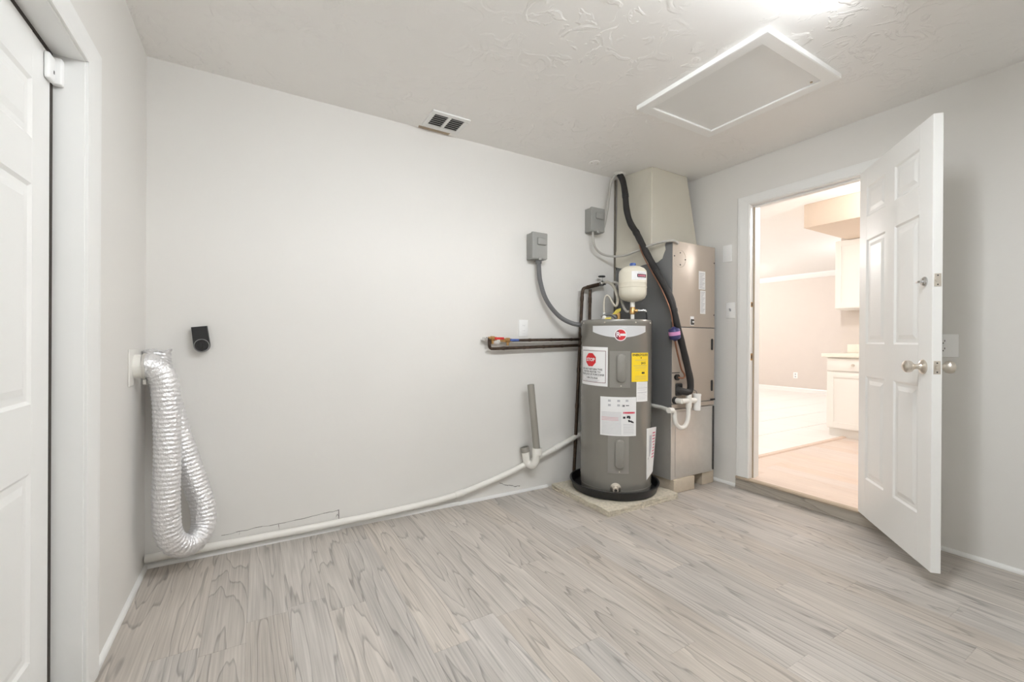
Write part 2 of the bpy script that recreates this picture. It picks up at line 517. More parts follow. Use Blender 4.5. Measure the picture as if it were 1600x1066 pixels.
crack([(1.478, 0.094), (1.53, 0.07), (1.57, 0.062), (1.60, 0.048), (1.645, 0.046)], 0.004)

# ------------------------------------------------------------------ six-panel doors
def six_panel(root, W_, H_, T_, frame_fn, mtl, xs, zs, depth=0.007):
    """local u (width), v (height), w (thickness); frame_fn maps to world"""
    def mp(bm):
        for v in bm.verts: v.co = frame_fn(v.co.x, v.co.y, v.co.z)
        return bm
    bm = B()
    box(bm, 0.004, W_ - 0.004, depth, T_ - depth, 0.004, H_ - 0.004)
    slab = link('core', mp(bm), mtl, root, smooth=False)
    bm = B()
    cols = [(0, xs[0]), (xs[1], xs[2]), (xs[3], W_)]
    for a, b in (cols[0], cols[2]):
        box(bm, a, b, 0, T_, 0, H_, 0.0015, 1)
    zz = [0] + zs + [H_]
    rails = [(zz[0], zz[1]), (zz[2], zz[3]), (zz[4], zz[5]), (zz[6], zz[7])]
    for a, b in rails:
        box(bm, xs[0], xs[3], 0.0002, T_ - 0.0002, a, b)
    for (a, b) in ((zz[1], zz[2]), (zz[3], zz[4]), (zz[5], zz[6])):
        box(bm, xs[1], xs[2], 0.0002, T_ - 0.0002, a, b)
    # sloped sticking round each opening, both faces
    for (ua, ub) in ((xs[0], xs[1]), (xs[2], xs[3])):
        for (va, vb) in ((zz[1], zz[2]), (zz[3], zz[4]), (zz[5], zz[6])):
            s = 0.010
            for wf, wd in ((0.0004, depth + 0.0005), (T_ - 0.0004, T_ - depth - 0.0005)):
                o = [(ua, va), (ub, va), (ub, vb), (ua, vb)]
                i_ = [(ua + s, va + s), (ub - s, va + s), (ub - s, vb - s), (ua + s, vb - s)]
                for k in range(4):
                    k2 = (k + 1) % 4
                    q = [(*o[k], wf), (*o[k2], wf), (*i_[k2], wd), (*i_[k], wd)]
                    bm.faces.new([bm.verts.new((p[0], p[2], p[1])) for p in q])
    link('stile_and_rail_frame', mp(bm), mtl, root, smooth=False)
    for (ua, ub) in ((xs[0], xs[1]), (xs[2], xs[3])):
        for (va, vb) in ((zz[1], zz[2]), (zz[3], zz[4]), (zz[5], zz[6])):
            bm = B()
            g, c = 0.022, 0.046
            for wf, wd in ((0.0015, depth + 0.001), (T_ - 0.0015, T_ - depth - 0.001)):
                lo = [(ua + g, wd, va + g), (ub - g, wd, va + g), (ub - g, wd, vb - g), (ua + g, wd, vb - g)]
                hi = [(ua + c, wf, va + c), (ub - c, wf, va + c), (ub - c, wf, vb - c), (ua + c, wf, vb - c)]
                hull8(bm, lo, hi)
            link('panel', mp(bm), mtl, root, smooth=False)

# left door (closed), recessed in its frame
LDX = -0.523
d1 = thing('door_1', (LDX - 0.018, 1.36, 0.012), 'closed white six-panel door at the left edge', 'door', kind='structure')
LDW = 0.84
def f_left(u, w, v): return Vector((LDX - w, 1.7815 - u, 0.012 + v))
six_panel(d1, LDW, 1.912, 0.036, f_left, M_whited, [0.115, 0.365, 0.475, 0.725], [0.205, 0.72, 0.905, 1.50, 1.622, 1.785], depth=0.006)
t = thing('trim_1', (X0, 1.36, 0), 'white jambs and casing around the left door', 'door frame', kind='structure')
for y in (LD_Y1, LD_Y0 - 0.02):
    bm = B(); box(bm, X0 - 0.115, X0 + 0.002, y, y + 0.02, 0.001, LD_Z + 0.02, 0.001, 1); link('jamb', bm, M_white, t, smooth=False)
bm = B(); box(bm, X0 - 0.115, X0 + 0.002, LD_Y0 - 0.02, LD_Y1 + 0.02, LD_Z, LD_Z + 0.02, 0.001, 1); link('jamb', bm, M_white, t, smooth=False)
def casing(bm, p0, p1, out, side, w, th, e0=0.0, e1=0.0):
    """profiled board: p0->p1 along the inner edge, side = direction of the width, out = away from the wall; e0, e1 mitre the ends"""
    p0, p1, out, side = Vector(p0), Vector(p1), Vector(out), Vector(side)
    d = (p1 - p0).normalized()
    prof = [(0, 0), (0, th * 0.55), (0.10, th * 0.7), (0.16, th * 0.62), (0.75, th), (0.95, th), (1, th * 0.8), (1, 0)]
    A = [bm.verts.new(p0 + side * a * w + out * b - d * a * e0) for a, b in prof]
    Z = [bm.verts.new(p1 + side * a * w + out * b + d * a * e1) for a, b in prof]
    bm.faces.new(A); bm.faces.new(Z[::-1])
    for i in range(len(A)):
        j = (i + 1) % len(A); bm.faces.new((A[i], Z[i], Z[j], A[j]))
CW, CHH = 0.102, 0.072
bm = B(); casing(bm, (X0 + 0.0003, LD_Y1 + 0.004, 0.001), (X0 + 0.0003, LD_Y1 + 0.004, LD_Z + 0.004), (1, 0, 0), (0, 1, 0), CW, 0.016, 0, CHH); link('casing', bm, M_white, t, smooth=False)
bm = B(); casing(bm, (X0 + 0.0003, LD_Y0 - 0.004, LD_Z + 0.004), (X0 + 0.0003, LD_Y1 + 0.004, LD_Z + 0.004), (1, 0, 0), (0, 0, 1), CHH, 0.016, CW, CW); link('casing', bm, M_white, t, smooth=False)
bm = B(); casing(bm, (X0 + 0.0003, LD_Y0 - 0.004, 0.001), (X0 + 0.0003, LD_Y0 - 0.004, LD_Z + 0.004), (1, 0, 0), (0, -1, 0), CW, 0.016, 0, CHH); link('casing', bm, M_white, t, smooth=False)
bm = B()
box(bm, LDX - 0.03, LDX + 0.0008, 1.782, 1.7995, 0.004, 1.9365); box(bm, LDX - 0.03, LDX + 0.0008, 0.945, 1.782, 1.9245, 1.9365)
link('weatherstrip', bm, M_dark, t, smooth=False)
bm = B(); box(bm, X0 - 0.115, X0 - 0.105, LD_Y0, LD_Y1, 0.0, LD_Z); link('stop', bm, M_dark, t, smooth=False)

# little contact sensor on the left door
t = thing('door_contact_sensor', (-0.50, 1.77, 1.80), 'small white contact sensor at the top corner of the left door', 'sensor')
bm = B(); box(bm, LDX + 0.001, LDX + 0.014, 1.733, 1.776, 1.838, 1.912, 0.005, 3); link('magnet', bm, M_plastic, t)
bm = B(); box(bm, LDX + 0.0012, LDX + 0.026, 1.7775, 1.7995, 1.842, 1.920, 0.004, 3); link('sensor_body', bm, M_plastic, t)
bm = B(); box(bm, LDX + 0.0138, LDX + 0.0146, 1.760, 1.766, 1.862, 1.872, 0.0004, 1); link('slot', bm, M_slot, t)

# open door at right
HC = Vector((3.110, 1.180, 0.085)); DD = Vector((-0.756, -0.655, 0)).normalized(); DN = Vector((DD.y * -1, DD.x, 0))
DN = DN if DN.y < 0 else -DN          # away from the visible face
DW, DH, DT = 0.728, 2.02, 0.036
def f_right(u, w, v): return HC + DD * u + DN * w + Vector((0, 0, v))
d2 = thing('door_2', f_right(DW / 2, DT / 2, 0), 'open white six-panel door with brushed knob at right', 'door', kind='structure')
six_panel(d2, DW, DH, DT, f_right, M_whited, [0.088, 0.305, 0.400, 0.620], [0.222, 0.818, 1.003, 1.605, 1.737, 1.912], depth=0.007)
kz, ku = 0.903, 0.664
for s, w0 in ((-1, 0.0), (1, DT)):
    ax = DN * s
    k = bm = B()
    lathe(bm, [(0, 0), (0.032, 0), (0.033, 0.004), (0.028, 0.009), (0.016, 0.013), (0.0115, 0.022), (0.0115, 0.032), (0.017, 0.040), (0.025, 0.046), (0.0285, 0.056), (0.027, 0.066), (0.019, 0.073), (0, 0.076)],
          f_right(ku, w0, kz), 28, ax)
    link('knob', bm, M_nickel, d2)
tt = bm = B()
lathe(bm, [(0, 0), (0.022, 0), (0.0225, 0.004), (0.018, 0.010), (0.010, 0.012), (0, 0.012)], f_right(0.672, 0, 1.288), 24, -DN)
tturn = link('thumb_turn', bm, M_chrome, d2)
bm = B(); a_ = f_right(0.672, -0.010, 1.288)
M4 = Matrix.Translation(a_) @ Matrix(((DD.x, DN.x, 0, 0), (DD.y, DN.y, 0, 0), (0, 0, 1, 0), (0, 0, 0, 1)))
box(bm, -0.016, 0.016, -0.018, 0.001, -0.005, 0.005, 0.003, 2, M4); link('lever', bm, M_chrome, tturn)
for zc, hh in ((1.288, 0.057), (0.903, 0.058)):
    bm = B(); 
    M4 = Matrix.Translation(f_right(DW, DT / 2, zc)) @ Matrix(((DD.x, DN.x, 0, 0), (DD.y, DN.y, 0, 0), (0, 0, 1, 0), (0, 0, 0, 1)))
    box(bm, -0.001, 0.0016, -0.0125, 0.0125, -hh / 2, hh / 2, 0.0006, 1, M4)
    pl = link('latch_plate', bm, M_nickel, d2)
    bm = B()
    if zc < 1: box(bm, 0.001, 0.010, -0.007, 0.007, -0.009, 0.009, 0.003, 2, M4)
    else: lathe(bm, [(0, 0), (0.0095, 0), (0.0095, 0.003), (0, 0.003)], f_right(DW + 0.0012, DT / 2, zc), 16, DD)
    link('bolt', bm, M_nickel, pl)
    for dz in (-0.020, 0.020):
        bm = B(); lathe(bm, [(0, 0), (0.003, 0), (0.003, 0.0012), (0, 0.0014)], f_right(DW + 0.001, DT / 2, zc + dz), 10, DD)
        link('screw', bm, M_slot, pl)
for zc in (0.25, 1.0, 1.78):
    bm = B(); cyl(bm, Vector((3.128, 1.150, 0.085 + zc - 0.045)), Vector((3.128, 1.150, 0.085 + zc + 0.045)), 0.006, 10); link('hinge', bm, M_nickel, d2)

# frame of the right doorway
t = thing('trim_2', (X1, 1.5, KF), 'white casing and jambs of the doorway to the kitchen', 'door frame', kind='structure')
for y in (RD_Y1 - 0.0, RD_Y0 - 0.02):
    bm = B(); box(bm, X1 - 0.002, X1 + WT + 0.002, y, y + 0.02, KF, RD_Z + 0.02, 0.001, 1); link('jamb', bm, M_white, t, smooth=False)
bm = B(); box(bm, X1 - 0.002, X1 + WT + 0.002, RD_Y0 - 0.02, RD_Y1 + 0.02, RD_Z, RD_Z + 0.02, 0.001, 1); link('jamb', bm, M_white, t, smooth=False)
for (a, b, sd, w, e0, e1) in (((X1 - 0.0003, RD_Y1 + 0.004, 0.0895), (X1 - 0.0003, RD_Y1 + 0.004, RD_Z + 0.004), (0, 1, 0), 0.088, 0, 0.064),
                      ((X1 - 0.0003, RD_Y0 - 0.004, 0.0895), (X1 - 0.0003, RD_Y0 - 0.004, RD_Z + 0.004), (0, -1, 0), 0.075, 0, 0.064),
                      ((X1 - 0.0003, RD_Y0 - 0.004, RD_Z + 0.004), (X1 - 0.0003, RD_Y1 + 0.004, RD_Z + 0.004), (0, 0, 1), 0.064, 0.075, 0.088)):
    bm = B(); casing(bm, a, b, (-1, 0, 0), sd, w, 0.015, e0, e1); link('casing', bm, M_white, t, smooth=False)
# door stop strips inside the jamb
bm = B(); box(bm, X1 + 0.040, X1 + 0.075, RD_Y1 - 0.012, RD_Y1, KF, RD_Z, 0.001, 1); link('door_stop', bm, M_white, t, smooth=False)
bm = B(); box(bm, X1 + 0.040, X1 + 0.075, RD_Y0, RD_Y1 - 0.012, RD_Z - 0.012, RD_Z, 0.001, 1); link('door_stop', bm, M_white, t, smooth=False)
bm = B(); box(bm, X1 + 0.036, X1 + 0.040, RD_Y1 - 0.010, RD_Y1, KF, RD_Z - 0.012); link('weatherstrip', bm, M_tan, t, smooth=False)
for zc, rr_ in ((0.985, 0.016), (1.372, 0.011)):
    bm = B(); box(bm, X1 + 0.010, X1 + 0.032, RD_Y1 - 0.0015, RD_Y1 + 0.001, zc - rr_ * 1.6, zc + rr_ * 1.6, 0.0006, 1); sp = link('strike_plate', bm, M_brass, t)
    bm = B(); box(bm, X1 + 0.015, X1 + 0.026, RD_Y1 - 0.002, RD_Y1 - 0.001, zc - rr_ * .8, zc + rr_ * .8); link('strike_hole', bm, M_slot, sp)

# wood step below the doorway
t = thing('trim_3', (X1, 1.5, 0), 'grey oak riser and threshold strip under the kitchen doorway', 'step', kind='structure')
bm = B(); box(bm, X1 - 0.012, X1 + 0.002, 1.020, 1.960, 0.001, 0.072, 0.001, 1); link('riser', bm, M_riser, t, smooth=False)
bm = B(); prism(bm, [(X1 - 0.022, 1.02, 0.0725), (X1 - 0.022, 1.02, 0.080), (X1 - 0.014, 1.02, 0.0875), (X1 + 0.015, 1.02, 0.0885), (X1 + 0.015, 1.02, 0.0725)], (0, 0.935, 0)); link('nosing', bm, M_tan, t, smooth=False)

# ------------------------------------------------------------------ kitchen beyond the doorway
KX1, KY0, KY1 = 9.45, -1.2, 6.6
STRIP_Y = 2.16
bm = B(); box(bm, X1 + 0.004, KX1 + 0.1, KY0, STRIP_Y, KF - 0.06, KF - 0.0125)
kf = tag(link('floor_kitchen', bm, M_sub), 'pale oak plank floor just inside the kitchen', 'floor', kind='structure')
lay_planks(kf, X1 + 0.015, 5.9, 0.2, STRIP_Y - 0.02, KF, M_kplank, {})
bm = B(); box(bm, X1 + WT, KX1 + 0.1, STRIP_Y, KY1, KF - 0.06, KF - 0.006)
tf = tag(link('floor_living', bm, M_grout), 'white tiled floor of the living room beyond the kitchen', 'floor', kind='structure')
TS = 0.46
y = STRIP_Y + 0.03
while y < KY1:
    x = X1 + WT
    while x < KX1:
        e = min(x + TS, KX1); f_ = min(y + TS, KY1)
        plank_obj('tile', e - x - 0.002, f_ - y - 0.008, 0.008, M_tile, tf, (x + e) / 2, (y + f_) / 2, KF + 0.004, 0.0015)
        x += TS
    y += TS
bm = B(); prism(bm, [(X1 + WT, STRIP_Y - 0.02, KF), (X1 + WT, STRIP_Y - 0.012, KF + 0.012), (X1 + WT, STRIP_Y + 0.022, KF + 0.013), (X1 + WT, STRIP_Y + 0.03, KF)], (6.0, 0, 0))
tag(link('trim_4', bm, M_kplank, smooth=False), 'wood transition strip between kitchen planks and white tile', 'threshold', kind='structure')
bm = B(); box(bm, KX1, KX1 + 0.1, KY0, KY1, 0, KC)
tag(link('wall_living_far', bm, M_kwall), 'beige far wall of the living room', 'wall', kind='structure')
bm = B(); box(bm, X1 + WT, KX1 + 0.1, KY1, KY1 + 0.1, 0, KC)
tag(link('wall_living_side', bm, M_kwall), 'beige side wall of the living room', 'wall', kind='structure')
bm = B(); box(bm, X1 + WT, KX1 + 0.1, KY0 - 0.1, KY0, 0, KC)
tag(link('wall_kitchen_side', bm, M_kwall), 'beige side wall of the kitchen', 'wall', kind='structure')
bm = B(); box(bm, X1 + 0.004, X1 + WT, YB + WT, KY1, 0, KC)
tag(link('wall_living_near', bm, M_kwall), 'beige near wall of the living room', 'wall', kind='structure')
bm = B(); box(bm, 5.90, 6.02, KY0, 2.42, KF - 0.01, KC)
tag(link('wall_kitchen_partition', bm, M_kwall), 'beige partition wall behind the white kitchen cabinets', 'wall', kind='structure')
bm = B(); box(bm, X1 + 0.06, KX1 + 0.1, KY0 - 0.1, KY1 + 0.1, KC, KC + 0.1)
tag(link('ceiling_kitchen', bm, M_kceil), 'plain white ceiling of kitchen and living room', 'ceiling', kind='structure')
bm = B(); prism(bm, [(KX1 - 0.001, KY0, KC - 0.001), (KX1 - 0.09, KY0, KC - 0.001), (KX1 - 0.085, KY0, KC - 0.02), (KX1 - 0.03, KY0, KC - 0.08), (KX1 - 0.012, KY0, KC - 0.095), (KX1 - 0.001, KY0, KC - 0.095)], (0, KY1 - KY0, 0))
tag(link('trim_5', bm, M_white, smooth=False), 'white crown moulding along the living room far wall', 'moulding', kind='structure')
bm = B(); prism(bm, [(KX1 - 0.001, 2.6, KF), (KX1 - 0.016, 2.6, KF), (KX1 - 0.016, 2.6, KF + 0.07), (KX1 - 0.008, 2.6, KF + 0.085), (KX1 - 0.001, 2.6, KF + 0.085)], (0, KY1 - 2.6, 0))
tag(link('baseboard_living', bm, M_white, smooth=False), 'white baseboard along the living room far wall', 'baseboard', kind='structure')
bm = B(); box(bm, 4.68, 5.899, KY0 + 0.001, 2.24, 2.227, KC - 0.001, 0.004, 2)
tag(link('trim_6', bm, M_soffit), 'beige soffit above the upper kitchen cabinet', 'soffit', kind='structure')

# base cabinet
CX = 5.305
bc = thing('base_cabinet', (5.6, 1.8, KF), 'white base cabinet with drawer, end unit by the living room', 'cabinet')
bm = B(); box(bm, CX + 0.018, 5.898, 1.30, 2.310, KF + 0.09, 0.938, 0.002, 1); link('carcass', bm, M_cab, bc, smooth=False)
bm = B(); box(bm, CX + 0.06, 5.898, 1.32, 2.300, KF + 0.0005, KF + 0.09); link('toe_kick', bm, M_cab, bc, smooth=False)
def shaker(parent, name, x, ya, yb, za, zb, knob=None, fr=0.055):
    bm = B()
    box(bm, x, x + 0.018, ya, ya + fr, za, zb, 0.001, 1); box(bm, x, x + 0.018, yb - fr, yb, za, zb, 0.001, 1)
    box(bm, x, x + 0.018, ya + fr, yb - fr, za, za + fr); box(bm, x, x + 0.018, ya + fr, yb - fr, zb - fr, zb)
    box(bm, x + 0.009, x + 0.018, ya + fr, yb - fr, za + fr, zb - fr)
    o = link(name, bm, M_cab, parent, smooth=False)
    if knob:
        bm = B(); lathe(bm, [(0, 0), (0.006, 0), (0.006, 0.012), (0.014, 0.018), (0.015, 0.025), (0, 0.030)], (x, knob[0], knob[1]), 16, (-1, 0, 0)); link('knob', bm, M_nickel, o)
    return o
bm = B(); box(bm, CX, CX + 0.018, 1.895, 2.295, 0.795, 0.925, 0.004, 2); dr = link('drawer', bm, M_cab, bc)
bm = B(); lathe(bm, [(0, 0), (0.006, 0), (0.006, 0.012), (0.014, 0.018), (0.015, 0.025), (0, 0.030)], (CX, 2.055, 0.860), 16, (-1, 0, 0)); link('knob', bm, M_nickel, dr)
shaker(bc, 'cabinet_door', CX, 1.895, 2.295, KF + 0.105, 0.780)
bm = B(); box(bm, CX, CX + 0.018, 1.465, 1.880, 0.795, 0.925, 0.004, 2); link('drawer', bm, M_cab, bc)
shaker(bc, 'cabinet_door', CX, 1.465, 1.880, KF + 0.105, 0.780)
bm = B(); box(bm, CX - 0.028, 5.898, 1.28, 2.345, 0.9385, 0.976, 0.004, 2)
ct = tag(link('countertop', bm, M_counter), 'cream laminate countertop on the base cabinet', 'countertop')
bm = B(); box(bm, 5.878, 5.898, 1.28, 2.345, 0.9765, 1.075, 0.003, 2); link('backsplash', bm, M_counter, ct)
uc = thing('upper_cabinet', (5.75, 1.8, 1.46), 'white upper cabinet hanging under the beige soffit', 'cabinet')
bm = B(); box(bm, 5.602, 5.898, 1.35, 2.352, 1.463, 2.226, 0.002, 1); link('carcass', bm, M_cab, uc, smooth=False)
shaker(uc, 'cabinet_door', 5.582, 1.935, 2.345, 1.475, 2.215)
shaker(uc, 'cabinet_door', 5.582, 1.51, 1.92, 1.475, 2.215)
t = thing('far_wall_outlet', (KX1, 4.66, 0.38), 'tiny white outlet low on the living room far wall', 'outlet')
bm = B(); box(bm, KX1 - 0.006, KX1 - 0.0005, 4.62, 4.70, 0.36, 0.48, 0.002, 1); link('plate', bm, M_plastic, t)
for dz in (0.395, 0.445):
    bm = B(); box(bm, KX1 - 0.008, KX1 - 0.006, 4.645, 4.675, dz - 0.014, dz + 0.014, 0.001, 1); link('socket', bm, M_inkg, t)

# unseen globe lamps added low to brighten kitchen, living room and their ceiling
for (x, y, lb) in ((4.35, 1.08, 'unseen globe ceiling lamp over the kitchen floor'), (4.5, 4.9, 'added unseen globe lamp near the living room entry'), (7.6, 5.5, 'added unseen globe lamp at the far end of the living room'), (7.4, 2.2, 'added unseen globe lamp behind the kitchen partition')):
    t = thing('unseen_globe_lamp', (x, y, KC - 0.34), lb, 'lamp', 'unseen kitchen and living room lamps')
    bm = B(); lathe(bm, [(0, 0), (0.065, 0), (0.06, -0.02), (0.012, -0.03), (0.012, -0.105), (0.045, -0.11), (0.045, -0.125), (0, -0.125)], (x, y, KC - 0.0005), 20); link('stem', bm, M_white, t)
    bm = B(); lathe(bm, [(0, -0.11)] + [(0.11 * math.sin(PI * k / 8), -0.11 * math.cos(PI * k / 8)) for k in range(1, 8)] + [(0, 0.11)], (x, y, KC - 0.2365), 14); link('globe', bm, M_kfill, t)

# ------------------------------------------------------------------ utility room ceiling
t = thing('fluorescent_ceiling_light', (1.04, 0.65, H - 0.09), 'long white fluorescent ceiling light at the top edge', 'lamp')
bm = B(); prism(bm, [(0.135, 0.563, H - 0.001), (0.135, 0.585, H - 0.035), (0.135, 0.685, H - 0.035), (0.135, 0.707, H - 0.001)], (1.815, 0, 0)); link('housing', bm, M_white, t, smooth=False)
for yy in (0.590, 0.680):
    bm = B(); cyl(bm, (0.160, yy, H - 0.060), (1.925, yy, H - 0.060), 0.016, 12); link('tube', bm, M_lamp, t)
    for xx in (0.137, 1.926):
        bm = B(); box(bm, xx, xx + 0.022, yy - 0.018, yy + 0.018, H - 0.080, H - 0.0355, 0.002, 1); link('lamp_holder', bm, M_white, t)

t = thing('attic_hatch', (2.20, 1.40, H - 0.02), 'white framed attic access hatch in the ceiling', 'hatch')
hx0, hx1, hy0, hy1 = 1.865, 2.515, 1.035, 1.775
bm = B(); box(bm, hx0 + 0.045, hx1 - 0.045, hy0 + 0.045, hy1 - 0.045, H - 0.015, H - 0.0005); link('panel', bm, M_white, t, smooth=False)
fwid = 0.062
def hatch_side(p0, p1, inn):
    p0, p1, inn = Vector(p0), Vector(p1), Vector(inn)
    prof = [(0, 0), (0, -0.022), (fwid * .08, -0.024), (fwid * .95, -0.024), (fwid, -0.022), (fwid, 0)]
    d = (p1 - p0).normalized()
    bm = B()
    a = [bm.verts.new(p0 + inn * q + d * q + Vector((0, 0, z))) for q, z in prof]
    b = [bm.verts.new(p1 + inn * q - d * q + Vector((0, 0, z))) for q, z in prof]
    bm.faces.new(a); bm.faces.new(b[::-1])
    for i in range(len(a)):
        j = (i + 1) % len(a); bm.faces.new((a[i], b[i], b[j], a[j]))
    link('frame_board', bm, M_whited, t, smooth=False)
zc = H - 0.0004
hatch_side((hx0, hy0, zc), (hx1, hy0, zc), (0, 1, 0)); hatch_side((hx1, hy0, zc), (hx1, hy1, zc), (-1, 0, 0))
hatch_side((hx1, hy1, zc), (hx0, hy1, zc), (0, -1, 0)); hatch_side((hx0, hy1, zc), (hx0, hy0, zc), (1, 0, 0))
bm = B(); lathe(bm, [(0, 0), (0.006, 0), (0.006, -0.003), (0, -0.004)], (2.435, 1.135, H - 0.015), 12); link('screw', bm, M_tan, t)

t = thing('ceiling_air_vent', (0.995, 2.52, H - 0.015), 'small white slatted air register in the ceiling', 'vent')
vx0, vx1, vy0, vy1 = 0.880, 1.120, 2.405, 2.615
bm = B()
fwv = 0.034
box(bm, vx0, vx1, vy0, vy0 + fwv, H - 0.010, H - 0.0005, 0.002, 1); box(bm, vx0, vx1, vy1 - fwv, vy1, H - 0.010, H - 0.0005, 0.002, 1)
box(bm, vx0, vx0 + fwv - .008, vy0 + fwv, vy1 - fwv, H - 0.010, H - 0.0005, 0.002, 1); box(bm, vx1 - fwv + .008, vx1, vy0 + fwv, vy1 - fwv, H - 0.010, H - 0.0005, 0.002, 1)
xm = (vx0 + vx1) / 2
box(bm, xm - 0.009, xm + 0.009, vy0 + fwv, vy1 - fwv, H - 0.010, H - 0.0005, 0.001, 1)
link('frame', bm, M_white, t, smooth=False)
bm = B(); box(bm, vx0 + 0.02, vx1 - 0.02, vy0 + 0.03, vy1 - 0.03, H - 0.0012, H - 0.0004); link('backing', bm, M_slot, t, smooth=False)
for (a, b) in ((vx0 + fwv - .008, xm - 0.009), (xm + 0.009, vx1 - fwv + .008)):
    for k in range(6):
        yy = vy0 + fwv + 0.012 + k * 0.0235
        bm = B(); prism(bm, [(a, yy, H - 0.0095), (a, yy + 0.0015, H - 0.0105), (a, yy + 0.0135, H - 0.0035), (a, yy + 0.012, H - 0.0025)], (b - a, 0, 0)); link('slat', bm, M_white, t, smooth=False)
bm = B(); prism(bm, [(vx0 - 0.01, YB - 0.03, H - 0.0012), (vx1 - 0.04, YB - 0.03, H - 0.0012), (vx1 - 0.045, YB - 0.002, H - 0.0012), (vx0 - 0.005, YB - 0.002, H - 0.0012)], (0, 0, 0.0008)); link('brown_strip', bm, M_tan, t, smooth=False)  # thin tan strip on the ceiling between vent and back wall

t = thing('round_ceiling_plate', (2.19, 2.50, H - 0.006), 'round painted cover plate on the ceiling near the duct', 'cover plate')
bm = B(); lathe(bm, [(0, 0), (0.040, 0), (0.044, 0.002), (0.044, 0.0055), (0, 0.0055)], (2.19, 2.50, H - 0.006), 28); link('plate', bm, M_ceil, t)
for dx in (-0.024, 0.024):
    bm = B(); lathe(bm, [(0, 0), (0.004, 0), (0.004, -0.001), (0, -0.0012)], (2.19 + dx, 2.50 - dx * .3, H - 0.006), 10); link('screw', bm, M_tan, t)

# ------------------------------------------------------------------ wall plates
def outlet_back(x0, x1, z0, z1):
    t = thing('wall_outlet', ((x0 + x1) / 2, YB, z0), 'white decorator outlet plate on the back wall above the copper pipes', 'outlet')
    bm = B(); box(bm, x0, x1, YB - 0.006, YB - 0.0005, z0, z1, 0.002, 2); link('plate', bm, M_plastic, t)
    xm, zm = (x0 + x1) / 2, (z0 + z1) / 2
    bm = B(); box(bm, xm - 0.017, xm + 0.017, YB - 0.008, YB - 0.006, zm - 0.034, zm + 0.034, 0.001, 1); rc = link('receptacle', bm, M_plastic, t)
    for dz in (-0.019, 0.019):
        for dx in (-0.006, 0.006):
            bm = B(); box(bm, xm + dx - 0.001, xm + dx + 0.001, YB - 0.0084, YB - 0.0079, zm + dz - 0.004, zm + dz + 0.004); link('slot', bm, M_inkg, rc)
outlet_back(1.627, 1.704, 1.126, 1.246)
t = thing('wall_outlet', (X1, 0.785, 1.026), 'white duplex outlet on the right wall behind the open door', 'outlet')
bm = B(); box(bm, X1 - 0.006, X1 - 0.0005, 0.757, 0.872, 1.022, 1.142, 0.002, 2); link('plate', bm, M_plastic, t)
for dz in (-0.020, 0.020):
    bm = B(); lathe(bm, [(0, 0), (0.0165, 0), (0.0165, 0.002), (0, 0.002)], (X1 - 0.006, 0.815, 1.082 + dz), 20, (-1, 0, 0)); rc = link('receptacle', bm, M_plastic, t)
    for dy in (-0.006, 0.006):
        bm = B(); box(bm, X1 - 0.0088, X1 - 0.0078, 0.815 + dy - 0.0014, 0.815 + dy + 0.0014, 1.084 + dz - 0.001, 1.084 + dz + 0.008); link('slot', bm, M_slot, rc)
    bm = B(); cyl(bm, (X1 - 0.0088, 0.815, 1.0755 + dz), (X1 - 0.0078, 0.815, 1.0755 + dz), 0.0028, 8); link('slot', bm, M_slot, rc)
bm = B(); box(bm, X1 - 0.006, X1 - 0.0005, 2.005, 2.078, 1.712, 1.842, 0.002, 2)
tag(link('blank_wall_plate', bm, M_plastic), 'blank white wall plate, upper one beside the doorway', 'wall plate')
t = thing('light_switch', (X1, 2.012, 1.278), 'white toggle light switch, lower plate beside the doorway', 'switch')
bm = B(); box(bm, X1 - 0.006, X1 - 0.0005, 1.976, 2.048, 1.276, 1.397, 0.002, 2); link('plate', bm, M_plastic, t)
bm = B(); prism(bm, [(X1 - 0.006, 2.007, 1.330), (X1 - 0.006, 2.007, 1.346), (X1 - 0.018, 2.007, 1.352), (X1 - 0.018, 2.007, 1.344)], (0, 0.010, 0)); link('toggle', bm, M_inkg, t, smooth=False)

# security camera on the back wall
t = thing('security_camera', (-0.228, YB, 1.03), 'small black camera mounted on the back wall', 'camera')
tilt = Matrix.Translation((-0.232, YB - 0.03, 1.063)) @ Matrix.Rotation(math.radians(-7), 4, 'Y')
bm = B()
n = 16; prof = []
for k in range(n + 1):
    a = PI + PI * k / n; prof.append((0.0335 * math.cos(a), 0.0335 * math.sin(a)))
prof += [(0.032, 0.094), (-0.032, 0.094)]
a = [bm.verts.new(tilt @ Vector((x, -0.014, z))) for x, z in prof]; b = [bm.verts.new(tilt @ Vector((x, 0.026, z))) for x, z in prof]
bm.faces.new(a); bm.faces.new(b[::-1])
for i in range(len(a)): bm.faces.new((a[i], b[i], b[(i + 1) % len(a)], a[(i + 1) % len(a)]))
bmesh.ops.bevel(bm, geom=[e for e in bm.edges if abs((tilt.inverted() @ e.verts[0].co).y + 0.014) < 1e-5 and abs((tilt.inverted() @ e.verts[1].co).y + 0.014) < 1e-5], offset=0.003, segments=2, affect='EDGES')
link('body', bm, M_black, t)
bm = B(); lathe(bm, [(0.0290, 0), (0.0320, 0.0), (0.0320, 0.0025), (0.0290, 0.0025), (0.0290, 0)], tilt @ Vector((0, -0.014, 0)), 36, (tilt.to_3x3() @ Vector((0, -1, 0)))); link('ring', bm, M_ring, t)
bm = B(); lathe(bm, [(0.0288, 0), (0.0288, 0.0018), (0.018, 0.004), (0.014, 0.0025), (0.010, 0.0035), (0, 0.006)], tilt @ Vector((0, -0.014, 0)), 32, (tilt.to_3x3() @ Vector((0, -1, 0)))); link('lens', bm, M_lens, t)

